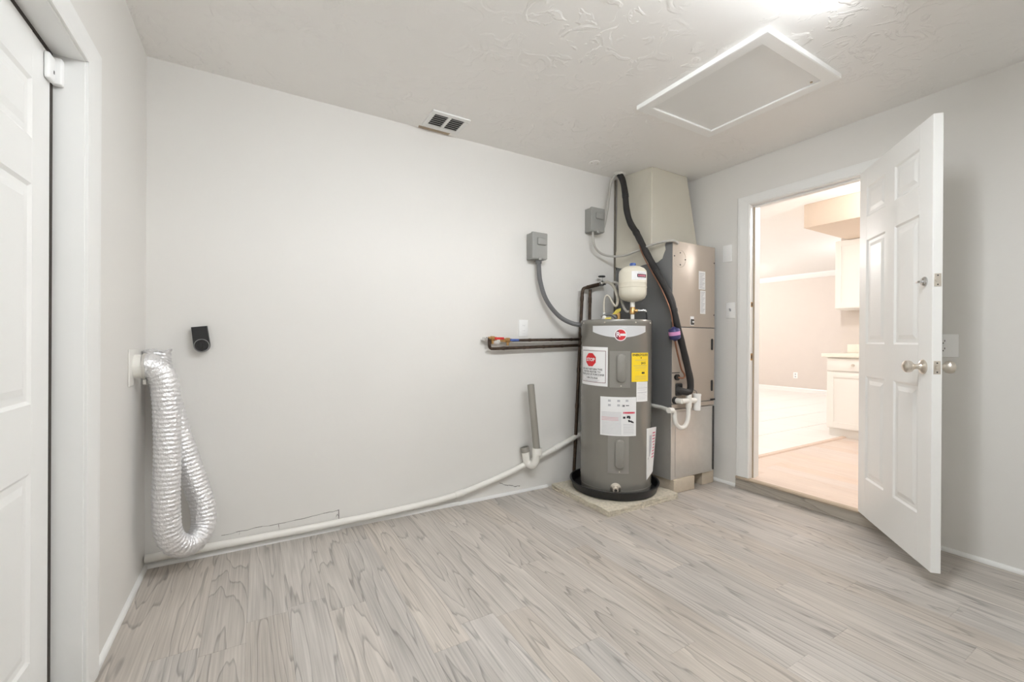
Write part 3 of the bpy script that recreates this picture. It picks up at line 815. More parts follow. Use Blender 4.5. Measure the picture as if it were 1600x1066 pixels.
# ------------------------------------------------------------------ dryer vent and foil hose
t = thing('dryer_vent_plate', (X0, 2.41, 0.90), 'white dryer vent plate with collar on the left wall', 'vent')
bm = B(); box(bm, X0 + 0.0005, X0 + 0.006, 2.335, 2.492, 0.896, 1.050, 0.002, 2); link('plate', bm, M_pvc, t)
bm = B()
V0 = Vector((X0 + 0.006, 2.425, 0.975))
lathe(bm, [(0.044, 0), (0.051, 0), (0.051, 0.040), (0.047, 0.040), (0.044, 0)], V0, 32, (1, 0, 0)); link('collar', bm, M_pvc, t)

t = thing('foil_dryer_hose', (-0.33, 2.50, 0.09), 'crinkled silver foil dryer hose looped below the wall vent', 'hose')
path = [(X0 + 0.034, 2.425, 0.975), (-0.392, 2.425, 0.974), (-0.356, 2.427, 0.930), (-0.342, 2.428, 0.84), (-0.337, 2.430, 0.70), (-0.337, 2.430, 0.56), (-0.341, 2.432, 0.42), (-0.340, 2.440, 0.30), (-0.330, 2.455, 0.205),
        (-0.292, 2.490, 0.142), (-0.245, 2.530, 0.140), (-0.216, 2.568, 0.195), (-0.222, 2.585, 0.285), (-0.252, 2.590, 0.40), (-0.285, 2.592, 0.52), (-0.320, 2.594, 0.65), (-0.353, 2.594, 0.78), (-0.385, 2.594, 0.90), (-0.396, 2.594, 0.98), (-0.398, 2.592, 1.035)]
pts = resample(catmull(path, 14), 0.0042)
rnd = random.Random(11)
jit = [[rnd.uniform(-1, 1) for k in range(40)] for i in range(len(pts))]
def rib(i, k):
    ph = i / 4.6 + k / 40.0
    return 1.0 + 0.034 * math.cos(2 * PI * ph) + 0.022 * jit[i][k] + 0.02 * math.sin(i * 0.05 + 2.3 * math.sin(k * 0.31))
bm = B(); tube(bm, pts, 0.0505, 40, cap=False, rf=rib)
hose = link('hose', bm, M_foil, t, angle=75)
bm = B()
Vc = V0 + Vector((0.029, 0, 0))
lathe(bm, [(0.0535, 0), (0.0565, 0), (0.0565, 0.009), (0.0535, 0.009), (0.0535, 0)], Vc, 36, (1, 0, 0)); clamp = link('clamp', bm, M_galv, t)
bm = B(); box(bm, Vc.x - 0.002, Vc.x + 0.011, Vc.y - 0.012, Vc.y + 0.010, Vc.z - 0.078, Vc.z - 0.056, 0.002, 2); link('clamp_screw', bm, M_galv, clamp)
# crumpled open mouth of the free end
bm = B()
c = Vector((-0.398, 2.592, 1.036)); rings = []
for j, (rs, dz) in enumerate(((0.049, -0.006), (0.054, 0.002), (0.051, 0.008), (0.040, 0.004), (0.030, -0.014), (0.0, -0.03))):
    ring = []
    for k in range(40):
        a = 2 * PI * k / 40
        ww = 1 + 0.05 * math.sin(5 * a + j) + rnd.uniform(-0.03, 0.03)
        ring.append(bm.verts.new(c + Vector((math.cos(a) * rs * ww, math.sin(a) * rs * ww, dz + rnd.uniform(-0.002, 0.002) + 0.004 * math.sin(3 * a + j * .7)))))
    rings.append(ring)
for i in range(len(rings) - 1):
    for k in range(40): bm.faces.new((rings[i][k], rings[i][(k + 1) % 40], rings[i + 1][(k + 1) % 40], rings[i + 1][k]))
link('crumpled_end', bm, M_foil, t, angle=75)

# ------------------------------------------------------------------ electrical boxes and conduits
def disconnect(x0, x1, z0, z1, label, name='disconnect_box'):
    t = thing(name, ((x0 + x1) / 2, YB, z0), label, 'electrical box', 'grey disconnect boxes')
    dp = 0.085; yf = YB - dp
    bm = B(); box(bm, x0, x1, yf + 0.006, YB - 0.0005, z0, z1, 0.004, 2); link('enclosure', bm, M_boxg, t)
    bm = B(); box(bm, x0 - 0.003, x1 + 0.003, yf, yf + 0.022, z0 + (z1 - z0) * 0.02, z1 + 0.004, 0.005, 2); cv = link('cover', bm, M_boxg, t)
    zm = z0 + (z1 - z0) * 0.66
    bm = B(); box(bm, x0 + (x1 - x0) * .30, x1 - 0.012, yf - 0.010, yf - 0.0005, zm - 0.022, zm + 0.028, 0.006, 3); link('handle', bm, M_boxg, cv)
    bm = B(); box(bm, (x0 + x1) / 2 - 0.012, (x0 + x1) / 2 + 0.012, yf - 0.003, yf + 0.01, z0 - 0.008, z0 + 0.012, 0.002, 1); link('hasp', bm, M_boxg, cv)
    return t
BL = disconnect(1.690, 1.815, 1.682, 1.870, 'grey metal disconnect box on the back wall, left of the two')
BR = disconnect(2.235, 2.365, 1.950, 2.135, 'grey metal disconnect box near the ceiling corner, right of the two')

def conduit(name, pts, r, material, label, step=0.006, ridge=0.0, ends=True, n=16):
    t = thing(name, pts[0], label, 'conduit')
    q = resample(catmull(pts, 10), step)
    bm = B(); tube(bm, q, r, n, rf=(lambda i, k: 1 + ridge * (1 if i % 2 else -1)) if ridge else None); link('conduit', bm, material, t)
    if ends:
        for a, b in ((q[0], q[4]), (q[-1], q[-5])):
            bm = B(); cyl(bm, a, b, r * 1.35, 16); link('connector', bm, material, t)
    return t
conduit('flexible_conduit', [(1.762, 2.612, 1.680), (1.764, 2.612, 1.62), (1.776, 2.612, 1.53), (1.812, 2.606, 1.42), (1.868, 2.594, 1.335), (1.94, 2.572, 1.265), (2.015, 2.535, 1.225), (2.085, 2.485, 1.210)], 0.0165, M_cond,
        'dark grey flexible conduit curving from box to water heater')
conduit('flexible_conduit', [(2.262, 2.600, 1.948), (2.264, 2.600, 1.90), (2.285, 2.600, 1.835), (2.34, 2.595, 1.79), (2.42, 2.57, 1.77), (2.475, 2.48, 1.765), (2.495, 2.37, 1.782), (2.505, 2.24, 1.805), (2.515, 2.13, 1.812), (2.552, 2.075, 1.812), (2.60, 2.074, 1.800)], 0.0085, M_condl,
        'light grey conduit drooping from right box to air handler', ends=False)
conduit('flexible_conduit', [(2.366, 2.605, 1.985), (2.384, 2.605, 2.02), (2.405, 2.602, 2.12), (2.425, 2.60, 2.24), (2.445, 2.60, 2.36), (2.47, 2.59, 2.415), (2.49, 2.58, 2.437)], 0.011, M_condl,
        'light grey conduit rising from right box to the ceiling', ends=False)
bm = B()
rnd = random.Random(5)
lathe(bm, [(0, -0.012), (0.030, -0.012), (0.045, -0.004), (0.050, 0.0), (0, 0.0)], (2.500, 2.565, H - 0.0006), 20)
for v in bm.verts: v.co += Vector((rnd.uniform(-.007, .007), rnd.uniform(-.007, .007), rnd.uniform(-.004, 0)))
tag(link('foam_sealant', bm, M_pvc), 'lumpy white sealant where the lines enter the ceiling', 'sealant')

# ------------------------------------------------------------------ copper supply pipes along the back wall
def ball_valve(t, x, z, y, d, material, hmat):
    bm = B(); tube(bm, [(x - 0.030 * d, y, z), (x - 0.014 * d, y, z), (x - 0.013 * d, y, z), (x + 0.013 * d, y, z), (x + 0.014 * d, y, z), (x + 0.030 * d, y, z)], 0.013, 14, rf=lambda i, k: (1, 1, 1.35, 1.35, 1, 1)[i])
    vb = link('valve_body', bm, M_brass, t)
    bm = B(); box(bm, x + 0.004 * d if d > 0 else x - 0.075, x + 0.075 if d > 0 else x - 0.004, y - 0.032, y - 0.021, z - 0.006, z + 0.010, 0.003, 2); link('lever', bm, hmat, vb)
    bm = B(); cyl(bm, (x, y - 0.026, z), (x, y - 0.008, z), 0.006, 10); link('stem', bm, M_brass, vb)
    bm = B(); cyl(bm, (x, y, z - 0.012), (x, y, z - 0.036), 0.009, 12); link('outlet_nipple', bm, M_brass, vb)
PY = 2.622
t = thing('copper_supply_pipe', (1.36, PY, 1.02), 'dark tarnished copper pipe with red lever valve, lower one', 'pipe', 'copper supply pipes on the back wall')
path = resample([Vector(p) for p in ((1.368, PY, 1.112), (1.368, PY, 1.062), (1.371, PY, 1.048), (1.384, PY, 1.040), (1.40, PY, 1.039), (2.16, PY, 1.062))], 0.01)
bm = B(); tube(bm, path, 0.0115, 12, rf=lambda i, k: 1 + (0.12 if i % 17 < 2 else 0)); link('pipe', bm, M_tarn, t)
bm = B(); box(bm, 1.325, 1.352, PY - 0.014, PY + 0.03, 1.096, 1.118, 0.005, 2); link('wall_bracket', bm, M_chrome, t)
ball_valve(t, 1.392, 1.108, PY, 1, None, M_red)
t = thing('copper_supply_pipe', (1.50, PY, 1.08), 'dark tarnished copper pipe with blue lever valve, upper one', 'pipe', 'copper supply pipes on the back wall')
bm = B(); tube(bm, resample([Vector((1.500, PY, 1.096)), Vector((1.60, PY, 1.098)), Vector((2.16, PY, 1.108))], 0.01), 0.0105, 12, rf=lambda i, k: 1 + (0.14 if i % 19 < 2 else 0)); link('pipe', bm, M_tarn, t)
bm = B(); lathe(bm, [(0, 0), (0.024, 0), (0.022, 0.006), (0.012, 0.008), (0, 0.008)], (1.482, YB - 0.0006, 1.098), 20, (0, -1, 0)); link('escutcheon', bm, M_pvc, t)
bm = B(); cyl(bm, (1.482, YB - 0.006, 1.098), (1.482, PY - 0.006, 1.098), 0.012, 12); link('stub', bm, M_brass, t)
ball_valve(t, 1.512, 1.098, PY, 1, None, M_blue)

t = thing('copper_riser', (2.12, 2.61, 0.05), 'rusty copper risers left of the heater with black wheel valve', 'pipe')
bm = B(); tube(bm, resample(catmull([(2.122, 2.644, 0.03), (2.135, 2.640, 0.35), (2.150, 2.630, 0.8), (2.158, 2.622, 1.10), (2.166, 2.612, 1.40), (2.168, 2.608, 1.475), (2.176, 2.606, 1.500), (2.197, 2.606, 1.508), (2.225, 2.606, 1.515)], 8), 0.012), 0.0125, 12, rf=lambda i, k: 1 + (0.16 if i % 23 < 3 else 0)); link('riser', bm, M_tarn, t)
bm = B(); tube(bm, resample([Vector((2.250, 2.622, 1.075)), Vector((2.246, 2.609, 1.50))], 0.014), 0.0125, 12, rf=lambda i, k: 1 + (0.14 if i % 23 < 3 else 0)); link('riser', bm, M_tarn, t)
bm = B(); tube(bm, [(2.215, 2.606, 1.513), (2.235, 2.606, 1.518), (2.300, 2.606, 1.535), (2.335, 2.606, 1.545)], 0.0155, 14); link('crossbar', bm, M_tarn, t)
bm = B(); tube(bm, [(2.325, 2.606, 1.542), (2.345, 2.606, 1.547), (2.350, 2.606, 1.549), (2.372, 2.606, 1.555), (2.376, 2.606, 1.556), (2.395, 2.604, 1.558)], 0.016, 14, rf=lambda i, k: (1, 1, 1.35, 1.35, 1, 1)[i]); gv = link('gate_valve', bm, M_chrome, t)
bm = B(); cyl(bm, (2.362, 2.606, 1.56), (2.362, 2.606, 1.607), 0.006, 10); link('stem', bm, M_chrome, gv)
bm = B(); lathe(bm, [(0, 0), (0.024, 0), (0.029, 0.004), (0.029, 0.009), (0.022, 0.012), (0, 0.010)], (2.362, 2.606, 1.603), 20); link('wheel', bm, M_black, gv)

# ------------------------------------------------------------------ long white drain pipe with standpipe
t = thing('pvc_drain_pipe', (0.9, 2.63, 0.02), 'long white drain pipe sloping along the foot of the back wall', 'pipe')
dp = catmull([(2.30, 2.642, 0.405), (2.163, 2.640, 0.362), (1.937, 2.636, 0.287), (1.748, 2.634, 0.232), (1.507, 2.634, 0.158), (1.144, 2.636, 0.080), (0.743, 2.636, 0.054), (0.406, 2.636, 0.049), (0.092, 2.636, 0.050), (-0.163, 2.636, 0.052), (-0.448, 2.636, 0.056)], 10)
dp = resample(dp, 0.015)
bm = B(); tube(bm, dp, 0.019, 16); pip = link('pipe', bm, M_pvc, t)
for xc in (1.955, 1.165):
    i = min(range(len(dp)), key=lambda i: abs(dp[i].x - xc))
    bm = B(); tube(bm, [dp[i - 2], dp[i - 1], dp[i], dp[i + 1], dp[i + 2]], 0.0225, 16); link('coupling', bm, M_pvc, t)
bm = B()
tube(bm, resample(catmull([(1.722, 2.560, 0.33), (1.718, 2.565, 0.27), (1.714, 2.575, 0.225), (1.700, 2.600, 0.205), (1.680, 2.625, 0.225), (1.668, 2.622, 0.275), (1.662, 2.626, 0.315)], 8), 0.008), 0.028, 18)
link('trap', bm, M_pvc, t)
bm = B(); lathe(bm, [(0.026, -0.024), (0.0345, -0.024), (0.0345, 0.020), (0.026, 0.022)], (1.722, 2.560, 0.312), 24); link('collar', bm, M_pvc, t)
bm = B(); lathe(bm, [(0.024, -0.02), (0.031, -0.02), (0.031, 0.014), (0.024, 0.016)], (1.662, 2.625, 0.318), 24, (-0.2, 0.1, 1)); link('collar', bm, M_pvcg, t)
bm = B()
sp = resample([Vector((1.722, 2.560, 0.30)), Vector((1.672, 2.570, 0.785))], 0.03)
tube(bm, sp, 0.0245, 20, cap=False); tube(bm, sp[::-1], 0.0215, 20, cap=False); link('standpipe', bm, M_pvcg, t)

# ------------------------------------------------------------------ concrete pad, pan, water heater
bm = B(); box(bm, 1.890, 2.535, 2.010, 2.610, 0.0008, 0.040)
bmesh.ops.subdivide_edges(bm, edges=bm.edges[:], cuts=9, use_grid_fill=True)
rnd = random.Random(2)
for v in bm.verts:
    if v.co.z > 0.02: v.co.z += rnd.uniform(-0.003, 0.002)
    if v.co.x < 1.9 or v.co.y < 2.02 or v.co.x > 2.53: 
        v.co.x += rnd.uniform(-.0035, .0035); v.co.y += rnd.uniform(-.0035, .0035)
    if v.co.x < 1.9 and v.co.y < 2.02 and v.co.z > 0.02: v.co += Vector((0.004, 0.004, -0.003))
tag(link('concrete_pad', bm, M_conc, smooth=False), 'rough beige concrete slab under the water heater', 'pad')

WC = Vector((2.243, 2.322, 0))
bm = B()
PC = (2.236, 2.328, 0.0425)
lathe(bm, [(0, 0.0), (0.288, 0.0), (0.296, 0.004), (0.309, 0.052), (0.316, 0.054), (0.316, 0.060), (0.304, 0.060), (0.292, 0.010), (0.285, 0.0055), (0, 0.0055)], PC, 72)
tag(link('drain_pan', bm, M_pan), 'shallow round black drain pan under the water heater', 'pan')

wh = thing('water_heater', (WC.x, WC.y, 0.049), 'tall grey electric water heater with stop sign label', 'water heater')
R = 0.2495
bm = B()
lathe(bm, [(0, 0.0495), (0.243, 0.0495), (0.247, 0.053), (R, 0.060), (R, 0.090), (R + 0.0012, 0.091), (R + 0.0012, 0.094), (R, 0.095), (R, 1.205), (R + 0.0016, 1.207), (R + 0.002, 1.238), (R - 0.001, 1.243), (R - 0.012, 1.245), (0.12, 1.250), (0, 1.252)], WC, 96)
link('tank', bm, M_heater, wh)
cdir = Vector((-WC.x, -WC.y, 0)).normalized(); rdir = Vector((-cdir.y, cdir.x, 0))
if rdir.x < 0: rdir = -rdir
def onc(phi, z, r=R): return WC + (cdir * math.cos(phi) + rdir * math.sin(phi)) * r + Vector((0, 0, z))
def D(a): return math.radians(a)
def sheet(p0, p1, z0, z1, r, th=0.0008, skew=0.0, n=12, zf=None):
    """curved label on the tank; skew lifts the right edge"""
    bm = B(); A = []; Bq = []
    for i in range(n + 1):
        u = i / n; ph = p0 + (p1 - p0) * u; dz = skew * u
        za = z0 + dz if zf is None else zf(u)
        A.append((bm.verts.new(onc(ph, za, r)), bm.verts.new(onc(ph, z1 + dz, r))))
        Bq.append((bm.verts.new(onc(ph, za, r + th)), bm.verts.new(onc(ph, z1 + dz, r + th))))
    for i in range(n):
        bm.faces.new((Bq[i][0], Bq[i + 1][0], Bq[i + 1][1], Bq[i][1])); bm.faces.new((A[i][0], A[i][1], A[i + 1][1], A[i + 1][0]))
        bm.faces.new((A[i][0], A[i + 1][0], Bq[i + 1][0], Bq[i][0])); bm.faces.new((A[i][1], Bq[i][1], Bq[i + 1][1], A[i + 1][1]))
    bm.faces.new((A[0][0], Bq[0][0], Bq[0][1], A[0][1])); bm.faces.new((A[n][0], A[n][1], Bq[n][1], Bq[n][0]))
    return bm
def ctext(lines, ph, r, parent, material, name='lettering', shear=0.0):
    """lines of (text, size, z, dphi metres, bold)"""
    bm = B()
    for body, size, z, du, bold in lines:
        vs, fs = text_polys(body, size, bold=bold)
        add_mapped(bm, vs, fs, lambda x, y: onc(ph + (x + du) / R, z + y + shear * (x + du), r))
    return link(name, bm, material, parent, smooth=False)
def cpoly(bm, ph, pts, r, du=0.003):
    """convex polygon (u metres, z) laid on the tank in narrow strips"""
    us = [p[0] for p in pts]; ua, ub = min(us), max(us); n = max(2, int((ub - ua) / du))
    def span(u):
        zs = []
        for i in range(len(pts)):
            (x0, z0), (x1, z1) = pts[i], pts[(i + 1) % len(pts)]
            if min(x0, x1) - 1e-9 <= u <= max(x0, x1) + 1e-9:
                if abs(x1 - x0) < 1e-9: zs += [z0, z1]
                else: zs.append(z0 + (z1 - z0) * (u - x0) / (x1 - x0))
        return (min(zs), max(zs)) if zs else (0, 0)
    prev = None
    for i in range(n + 1):
        u = ua + (ub - ua) * i / n; lo, hi = span(u)
        cur = (bm.verts.new(onc(ph + u / R, lo, r)), bm.verts.new(onc(ph + u / R, hi + 1e-6, r)))
        if prev: bm.faces.new((prev[0], cur[0], cur[1], prev[1]))
        prev = cur
def cbar(bm, ph, u0, u1, z0, z1, r, shear=0.0):
    n = max(2, int(abs(u1 - u0) / 0.008))
    for i in range(n):
        ua = u0 + (u1 - u0) * i / n; ub = u0 + (u1 - u0) * (i + 1) / n
        bm.faces.new([bm.verts.new(onc(ph + u / R, z + shear * u, r)) for u, z in ((ua, z0), (ub, z0), (ub, z1), (ua, z1))])

# rim screws
for a in (-62, -17, 31, 66):
    bm = B(); p_ = onc(D(a), 1.222, R + 0.0015); ax = (p_ - WC); ax.z = 0
    lathe(bm, [(0, 0), (0.0055, 0), (0.004, 0.003), (0, 0.004)], p_, 10, ax); link('screw', bm, M_nickel, wh)
# silver badge with round emblem
z_top = 1.200
bm = sheet(D(-38), D(51), 1.15, z_top, R + 0.0005, 0.001, n=20, zf=lambda u: 1.160 - 0.040 * (1 - (2 * u - 1) ** 2))
bd = link('badge', bm, M_silver, wh)
bm = B(); pc_ = 7.0
def disc_at(bm, ph, z, rad, r, n=36, a0=0, a1=2 * PI, th=0.0):
    cpoly(bm, ph, [(rad * math.cos(2 * PI * k / n), z + rad * math.sin(2 * PI * k / n)) for k in range(n)], r); return bm
disc_at(bm, D(pc_), 1.138, 0.041, R + 0.0021); em = link('emblem', bm, M_paper, wh, smooth=False); em['label'] = 'round red and white emblem'
bm = B(); disc_at(bm, D(pc_), 1.138, 0.0355, R + 0.0026); link('red_disc', bm, M_inkr, em, smooth=False)
bm = B()
pts_ = [(-0.0355 * math.cos(a), 1.138 + 0.0355 * math.sin(a)) for a in [D(-70 + 10.0 * k) for k in range(15)]]
cpoly(bm, D(pc_), pts_, R + 0.0030); link('dark_segment', bm, M_inkm, em, smooth=False)
bm = B(); cbar(bm, D(pc_), -0.004, 0.0345, 1.131, 1.1465, R + 0.0034); link('white_bar', bm, M_paper, em, smooth=False)
ctext([('R', 0.046, 1.139, -0.016, 0.001)], D(pc_), R + 0.0038, em, M_paper)
ctext([('RHEEM', 0.011, 1.187, 0.012, 0)], D(10), R + 0.0022, bd, M_paper)
# stop label
sl = link('stop_label', sheet(D(-67), D(-12), 0.793, 1.058, R + 0.0006, 0.0008, skew=-0.004), M_paper, wh); sl['label'] = 'white STOP label with red octagon'
ph = D(-39.5); r1, r2 = R + 0.0021, R + 0.0027; sh = -0.015
bm = B()
for (u0, u1, z0_, z1_) in ((-0.107, 0.107, 1.028, 1.031), (-0.107, 0.107, 0.813, 0.816), (0.104, 0.107, 0.813, 1.031), (-0.107, -0.1045, 0.813, 1.031)): cbar(bm, ph, u0, u1, z0_, z1_, r1, sh)
link('border', bm, M_inkm, sl, smooth=False)
bm = B(); cpoly(bm, ph, [(-0.012 + 0.049 * math.cos(D(22.5 + 45 * k)), 0.967 + 0.049 * math.sin(D(22.5 + 45 * k))) for k in range(8)], r1)
oc = link('octagon', bm, M_inkr, sl, smooth=False)
ctext([('STOP', 0.031, 0.967, -0.012, 0.0010)], ph, r2, oc, M_paper)
ctext([('DO NOT RETURN THIS', 0.0175, 0.902, -0.008, 0.0003), ('WATER HEATER TO', 0.0175, 0.884, -0.008, 0.0003), ('THE PLACE OF PURCHASE', 0.0175, 0.866, -0.006, 0.0003), ('1 800-276-0560', 0.0165, 0.842, -0.004, 0.0003)], ph, r1, sl, M_ink, shear=sh)
bm = B()
for k, z in enumerate((0.854, 0.829, 0.823, 0.8185)): cbar(bm, ph, -0.08 + .006 * k, 0.075 - .01 * k, z, z + 0.0016, r1, sh)
link('fine_print', bm, M_inkg, sl, smooth=False)
# yellow energy label and small white label
yl = link('energy_label', sheet(D(24.5), D(59), 0.824, 1.018, R + 0.0006, 0.0008), M_yellow, wh); yl['label'] = 'yellow energy label'
ph = D(41.5)
ctext([('ENERGYGUIDE', 0.0205, 1.003, 0, 0.0006), ('\u2666', 0.012, 0.984, 0, 0), ('$415', 0.022, 0.948, 0.022, 0.0004)], ph, r1, yl, M_ink)
bm = B()
for u_ in (0.006, 0.020): cbar(bm, ph, u_, u_ + 0.0125, 0.876, 0.889, r1)
link('pictograms', bm, M_ink, yl, smooth=False)
bm = B(); cbar(bm, ph, -0.062, 0.055, 0.930, 0.9325, r1)
for z in (0.972, 0.966, 0.920, 0.913, 0.900, 0.862, 0.855, 0.845, 0.838): cbar(bm, ph, -0.05, 0.05, z, z + 0.0012, r1)
link('fine_print', bm, M_tan, yl, smooth=False)
wl = link('warranty_label', sheet(D(33), D(57.5), 0.690, 0.8235, R + 0.0006, 0.0008, skew=-.002), M_paper, wh)
bm = B(); ph = D(45)
for k, z in enumerate((0.812, 0.802, 0.791, 0.780, 0.771, 0.763, 0.750, 0.746, 0.735, 0.725, 0.715, 0.706)): cbar(bm, ph, -0.045, 0.045 - 0.008 * (k % 3), z, z + (0.0028 if k in (3, 6) else 0.0014), r1)
link('fine_print', bm, M_inkg, wl, smooth=False)
# instruction label
il = link('instruction_label', sheet(D(-23.5), D(32.5), 0.462, 0.722, R + 0.0006, 0.0008, n=16), M_paper, wh)
ph = D(4.5)
bm = B()
for k in range(17):
    z = 0.618 - k * 0.009
    cbar(bm, ph, -0.112, 0.018 if k < 9 else 0.02, z, z + 0.0024, r1)
for k in range(7): cbar(bm, ph, 0.032, 0.105, 0.540 - k * 0.0105, 0.5424 - k * 0.0105, r1)
for k, (u, z) in enumerate(((-0.06, 0.698), (0.0, 0.698), (0.055, 0.70), (-0.06, 0.668), (0.0, 0.668), (0.03, 0.666))): cbar(bm, ph, u - 0.008, u + 0.010, z - 0.008, z + 0.006, r1)
link('fine_print', bm, M_inkg, il, smooth=False)
bm = B()
cbar(bm, ph, 0.030, 0.112, 0.612, 0.624, r1)
for k in range(3): cbar(bm, ph, -0.112, 0.0, 0.5835 - k * 0.009, 0.5855 - k * 0.009, r2)
link('warning_banner', bm, M_inkp, il, smooth=False)
ctext([('WARNING', 0.012, 0.618, 0.072, 0.0004)], ph, r2, il, M_inkr)
bm = B()
cbar(bm, ph, 0.048, 0.070, 0.664, 0.669, r1); cbar(bm, ph, 0.028, 0.040, 0.660, 0.669, r1)
for (u, z, w_, h_) in ((0.038, 0.586, .008, .007), (0.066, 0.592, .010, .006), (0.074, 0.586, .006, .008), (0.060, 0.586, .006, .004), (0.078, 0.561, .012, .005), (0.070, 0.566, .006, .005), (0.092, 0.556, .008, .005), (0.10, 0.552, .004, .004)): cbar(bm, ph, u - w_, u + w_, z - h_, z + h_, r1)
link('pictograms', bm, M_ink, il, smooth=False)
# two element access covers
def access(z0, z1, p0, p1):
    bm = sheet(p0, p1, z0, z1, R + 0.0004, 0.005, n=8)
    a = link('access_cover', bm, M_heater2, wh)
    pm = (p0 + p1) / 2 + D(1.5); hw, hh = 0.026, (z1 - z0) * 0.375; zm = z0 + (z1 - z0) * 0.535
    bm = B(); n = 40; rings = []
    for s, r_ in ((1.16, R + 0.005), (1.12, R + 0.014), (1.0, R + 0.022), (0.84, R + 0.025)):
        ring = []
        for k in range(n):
            an = 2 * PI * k / n
            u = hw * math.cos(an); v = hw * math.sin(an)
            v += (hh - hw) * (1 if math.sin(an) >= 0 else -1)
            gx = u * (1 + (s - 1)); gz = v + (s - 1) * hw * (1 if v >= 0 else -1)
            ring.append(bm.verts.new(onc(pm + gx / R, zm + gz, r_)))
        rings.append(ring)
    for i in range(3):
        for k in range(n): bm.faces.new((rings[i][k], rings[i][(k + 1) % n], rings[i + 1][(k + 1) % n], rings[i + 1][k]))
    bm.faces.new(rings[-1])
    link('boss', bm, M_heater2, a)
    bm = B(); p_ = onc(pm, z0 + 0.012, R + 0.0052); ax = p_ - WC; ax.z = 0
    lathe(bm, [(0, 0), (0.0045, 0), (0.003, 0.002), (0, 0.0028)], p_, 10, ax); link('screw', bm, M_nickel, a)
access(0.785, 1.030, D(-9), D(22))
access(0.212, 0.459, D(-11), D(20.5))
# drain valve
bm = B(); p_ = onc(D(1), 0.112, R - 0.002); ax = p_ - WC; ax.z = 0
lathe(bm, [(0, 0), (0.036, 0), (0.036, 0.003), (0.026, 0.006), (0.022, 0.007), (0.022, 0.018), (0.016, 0.019), (0.016, 0.042), (0.0185, 0.043), (0.0185, 0.050), (0.0105, 0.050), (0.0105, 0.040), (0, 0.040)], p_, 6 * 4, ax)
dv = link('drain_valve', bm, M_nickel, wh)
bm = B(); lathe(bm, [(0, 0.0402), (0.0103, 0.0402), (0.0103, 0.0412), (0, 0.0412)], p_, 16, ax); link('outlet', bm, M_slot, dv)
# document pouch on the right flank
bm = B()
q0, q1 = onc(D(56), 0.150, R + 0.001), onc(D(56), 0.500, R + 0.001)
q2, q3 = onc(D(82), 0.498, R + 0.030), onc(D(80), 0.185, R + 0.008)
nn = (onc(D(68), 0, 1) - WC).normalized()
prism(bm, [q0, q3, q2, q1], nn * 0.003); pouch = link('document_pouch', bm, M_paper, wh, smooth=False)
def onp(u, v): return (q0.lerp(q3, u)).lerp(q1.lerp(q2, u), v) + nn * 0.0036
bm = B()
for (ua, ub, va, vb) in ((.28, .55, .42, .85), (.12, .2, .38, .42)):
    bm.faces.new([bm.verts.new(onp(u, v)) for u, v in ((ua, va), (ub, va), (ub, vb), (ua, vb))])
link('print_block', bm, M_inkg, pouch, smooth=False)
bm = B()
for k in range(9):
    v = .35 + k * .065; bm.faces.new([bm.verts.new(onp(u, w_)) for u, w_ in ((.62, v), (.9, v), (.9, v + .03), (.62, v + .03))])
link('print_lines', bm, M_inkp, pouch, smooth=False)

# ------------------------------------------------------------------ expansion tank over the heater
EC = Vector((2.326, 2.242, 0))
et = thing('expansion_tank', (EC.x, EC.y, 1.25), 'small cream expansion tank with blue cap above the heater', 'tank')
bm = B(); lathe(bm, [(0, 1.378), (0.03, 1.379), (0.062, 1.388), (0.085, 1.404), (0.096, 1.428), (0.0975, 1.445), (0.0975, 1.476), (0.0995, 1.478), (0.0995, 1.482), (0.0975, 1.484), (0.0975, 1.508), (0.0985, 1.510), (0.0985, 1.512), (0.0975, 1.514), (0.0975, 1.580), (0.094, 1.598), (0.080, 1.615), (0.055, 1.628), (0.03, 1.634), (0, 1.636)], EC, 56); sh_ = link('shell', bm, M_cream, et)
bm = B(); lathe(bm, [(0.022, 1.632), (0.022, 1.652), (0.019, 1.656), (0, 1.656)], EC, 24); link('cap', bm, M_blue, et)
bm = B(); lathe(bm, [(0, 1.340), (0.017, 1.340), (0.017, 1.384), (0, 1.384)], EC, 20); link('nipple', bm, M_pvc, et)
bm = B(); lathe(bm, [(0, 1.288), (0.015, 1.288), (0.019, 1.292), (0.019, 1.338), (0.015, 1.343), (0, 1.343)], EC, 20)
b0 = EC + Vector((0, 0, 1.315)); cyl(bm, b0, b0 + rdir * 0.036, 0.0125, 16)
link('brass_tee', bm, M_brass, et)
bm = B(); tube(bm, [b0 + rdir * 0.034, b0 + rdir * 0.05, b0 + rdir * 0.052, b0 + rdir * 0.062, b0 + rdir * 0.064, b0 + rdir * 0.088, b0 + rdir * 0.097 - Vector((0, 0, .008))], 0.011, 14, rf=lambda i, k: (1, 1, .7, .7, 1, 1, .8)[i]); link('valve', bm, M_chrome, et)
bm = B(); tube(bm, catmull([b0 + rdir * 0.090, b0 + rdir * 0.097 - Vector((0, 0, .03)), b0 + rdir * 0.098 - Vector((0, 0, .0655))], 5), 0.0055, 10); link('drain_tube', bm, M_black, et)
bm = B(); lathe(bm, [(0, 1.2535), (0.0135, 1.2535), (0.0135, 1.290), (0, 1.290)], EC, 20); link('nipple', bm, M_pvc, et)
def one(phi, z, r): return EC + (cdir * math.cos(phi) + rdir * math.sin(phi)) * r + Vector((0, 0, z))
def epatch(p0, p1, z0, z1, r):
    bm = B(); n = 8
    for i in range(n):
        a, b = p0 + (p1 - p0) * i / n, p0 + (p1 - p0) * (i + 1) / n
        bm.faces.new([bm.verts.new(one(q, z, r)) for q, z in ((a, z0), (b, z0), (b, z1), (a, z1))])
    return bm
lb = link('label', epatch(D(-6), D(66), 1.525, 1.585, 0.0981), M_paper, et)
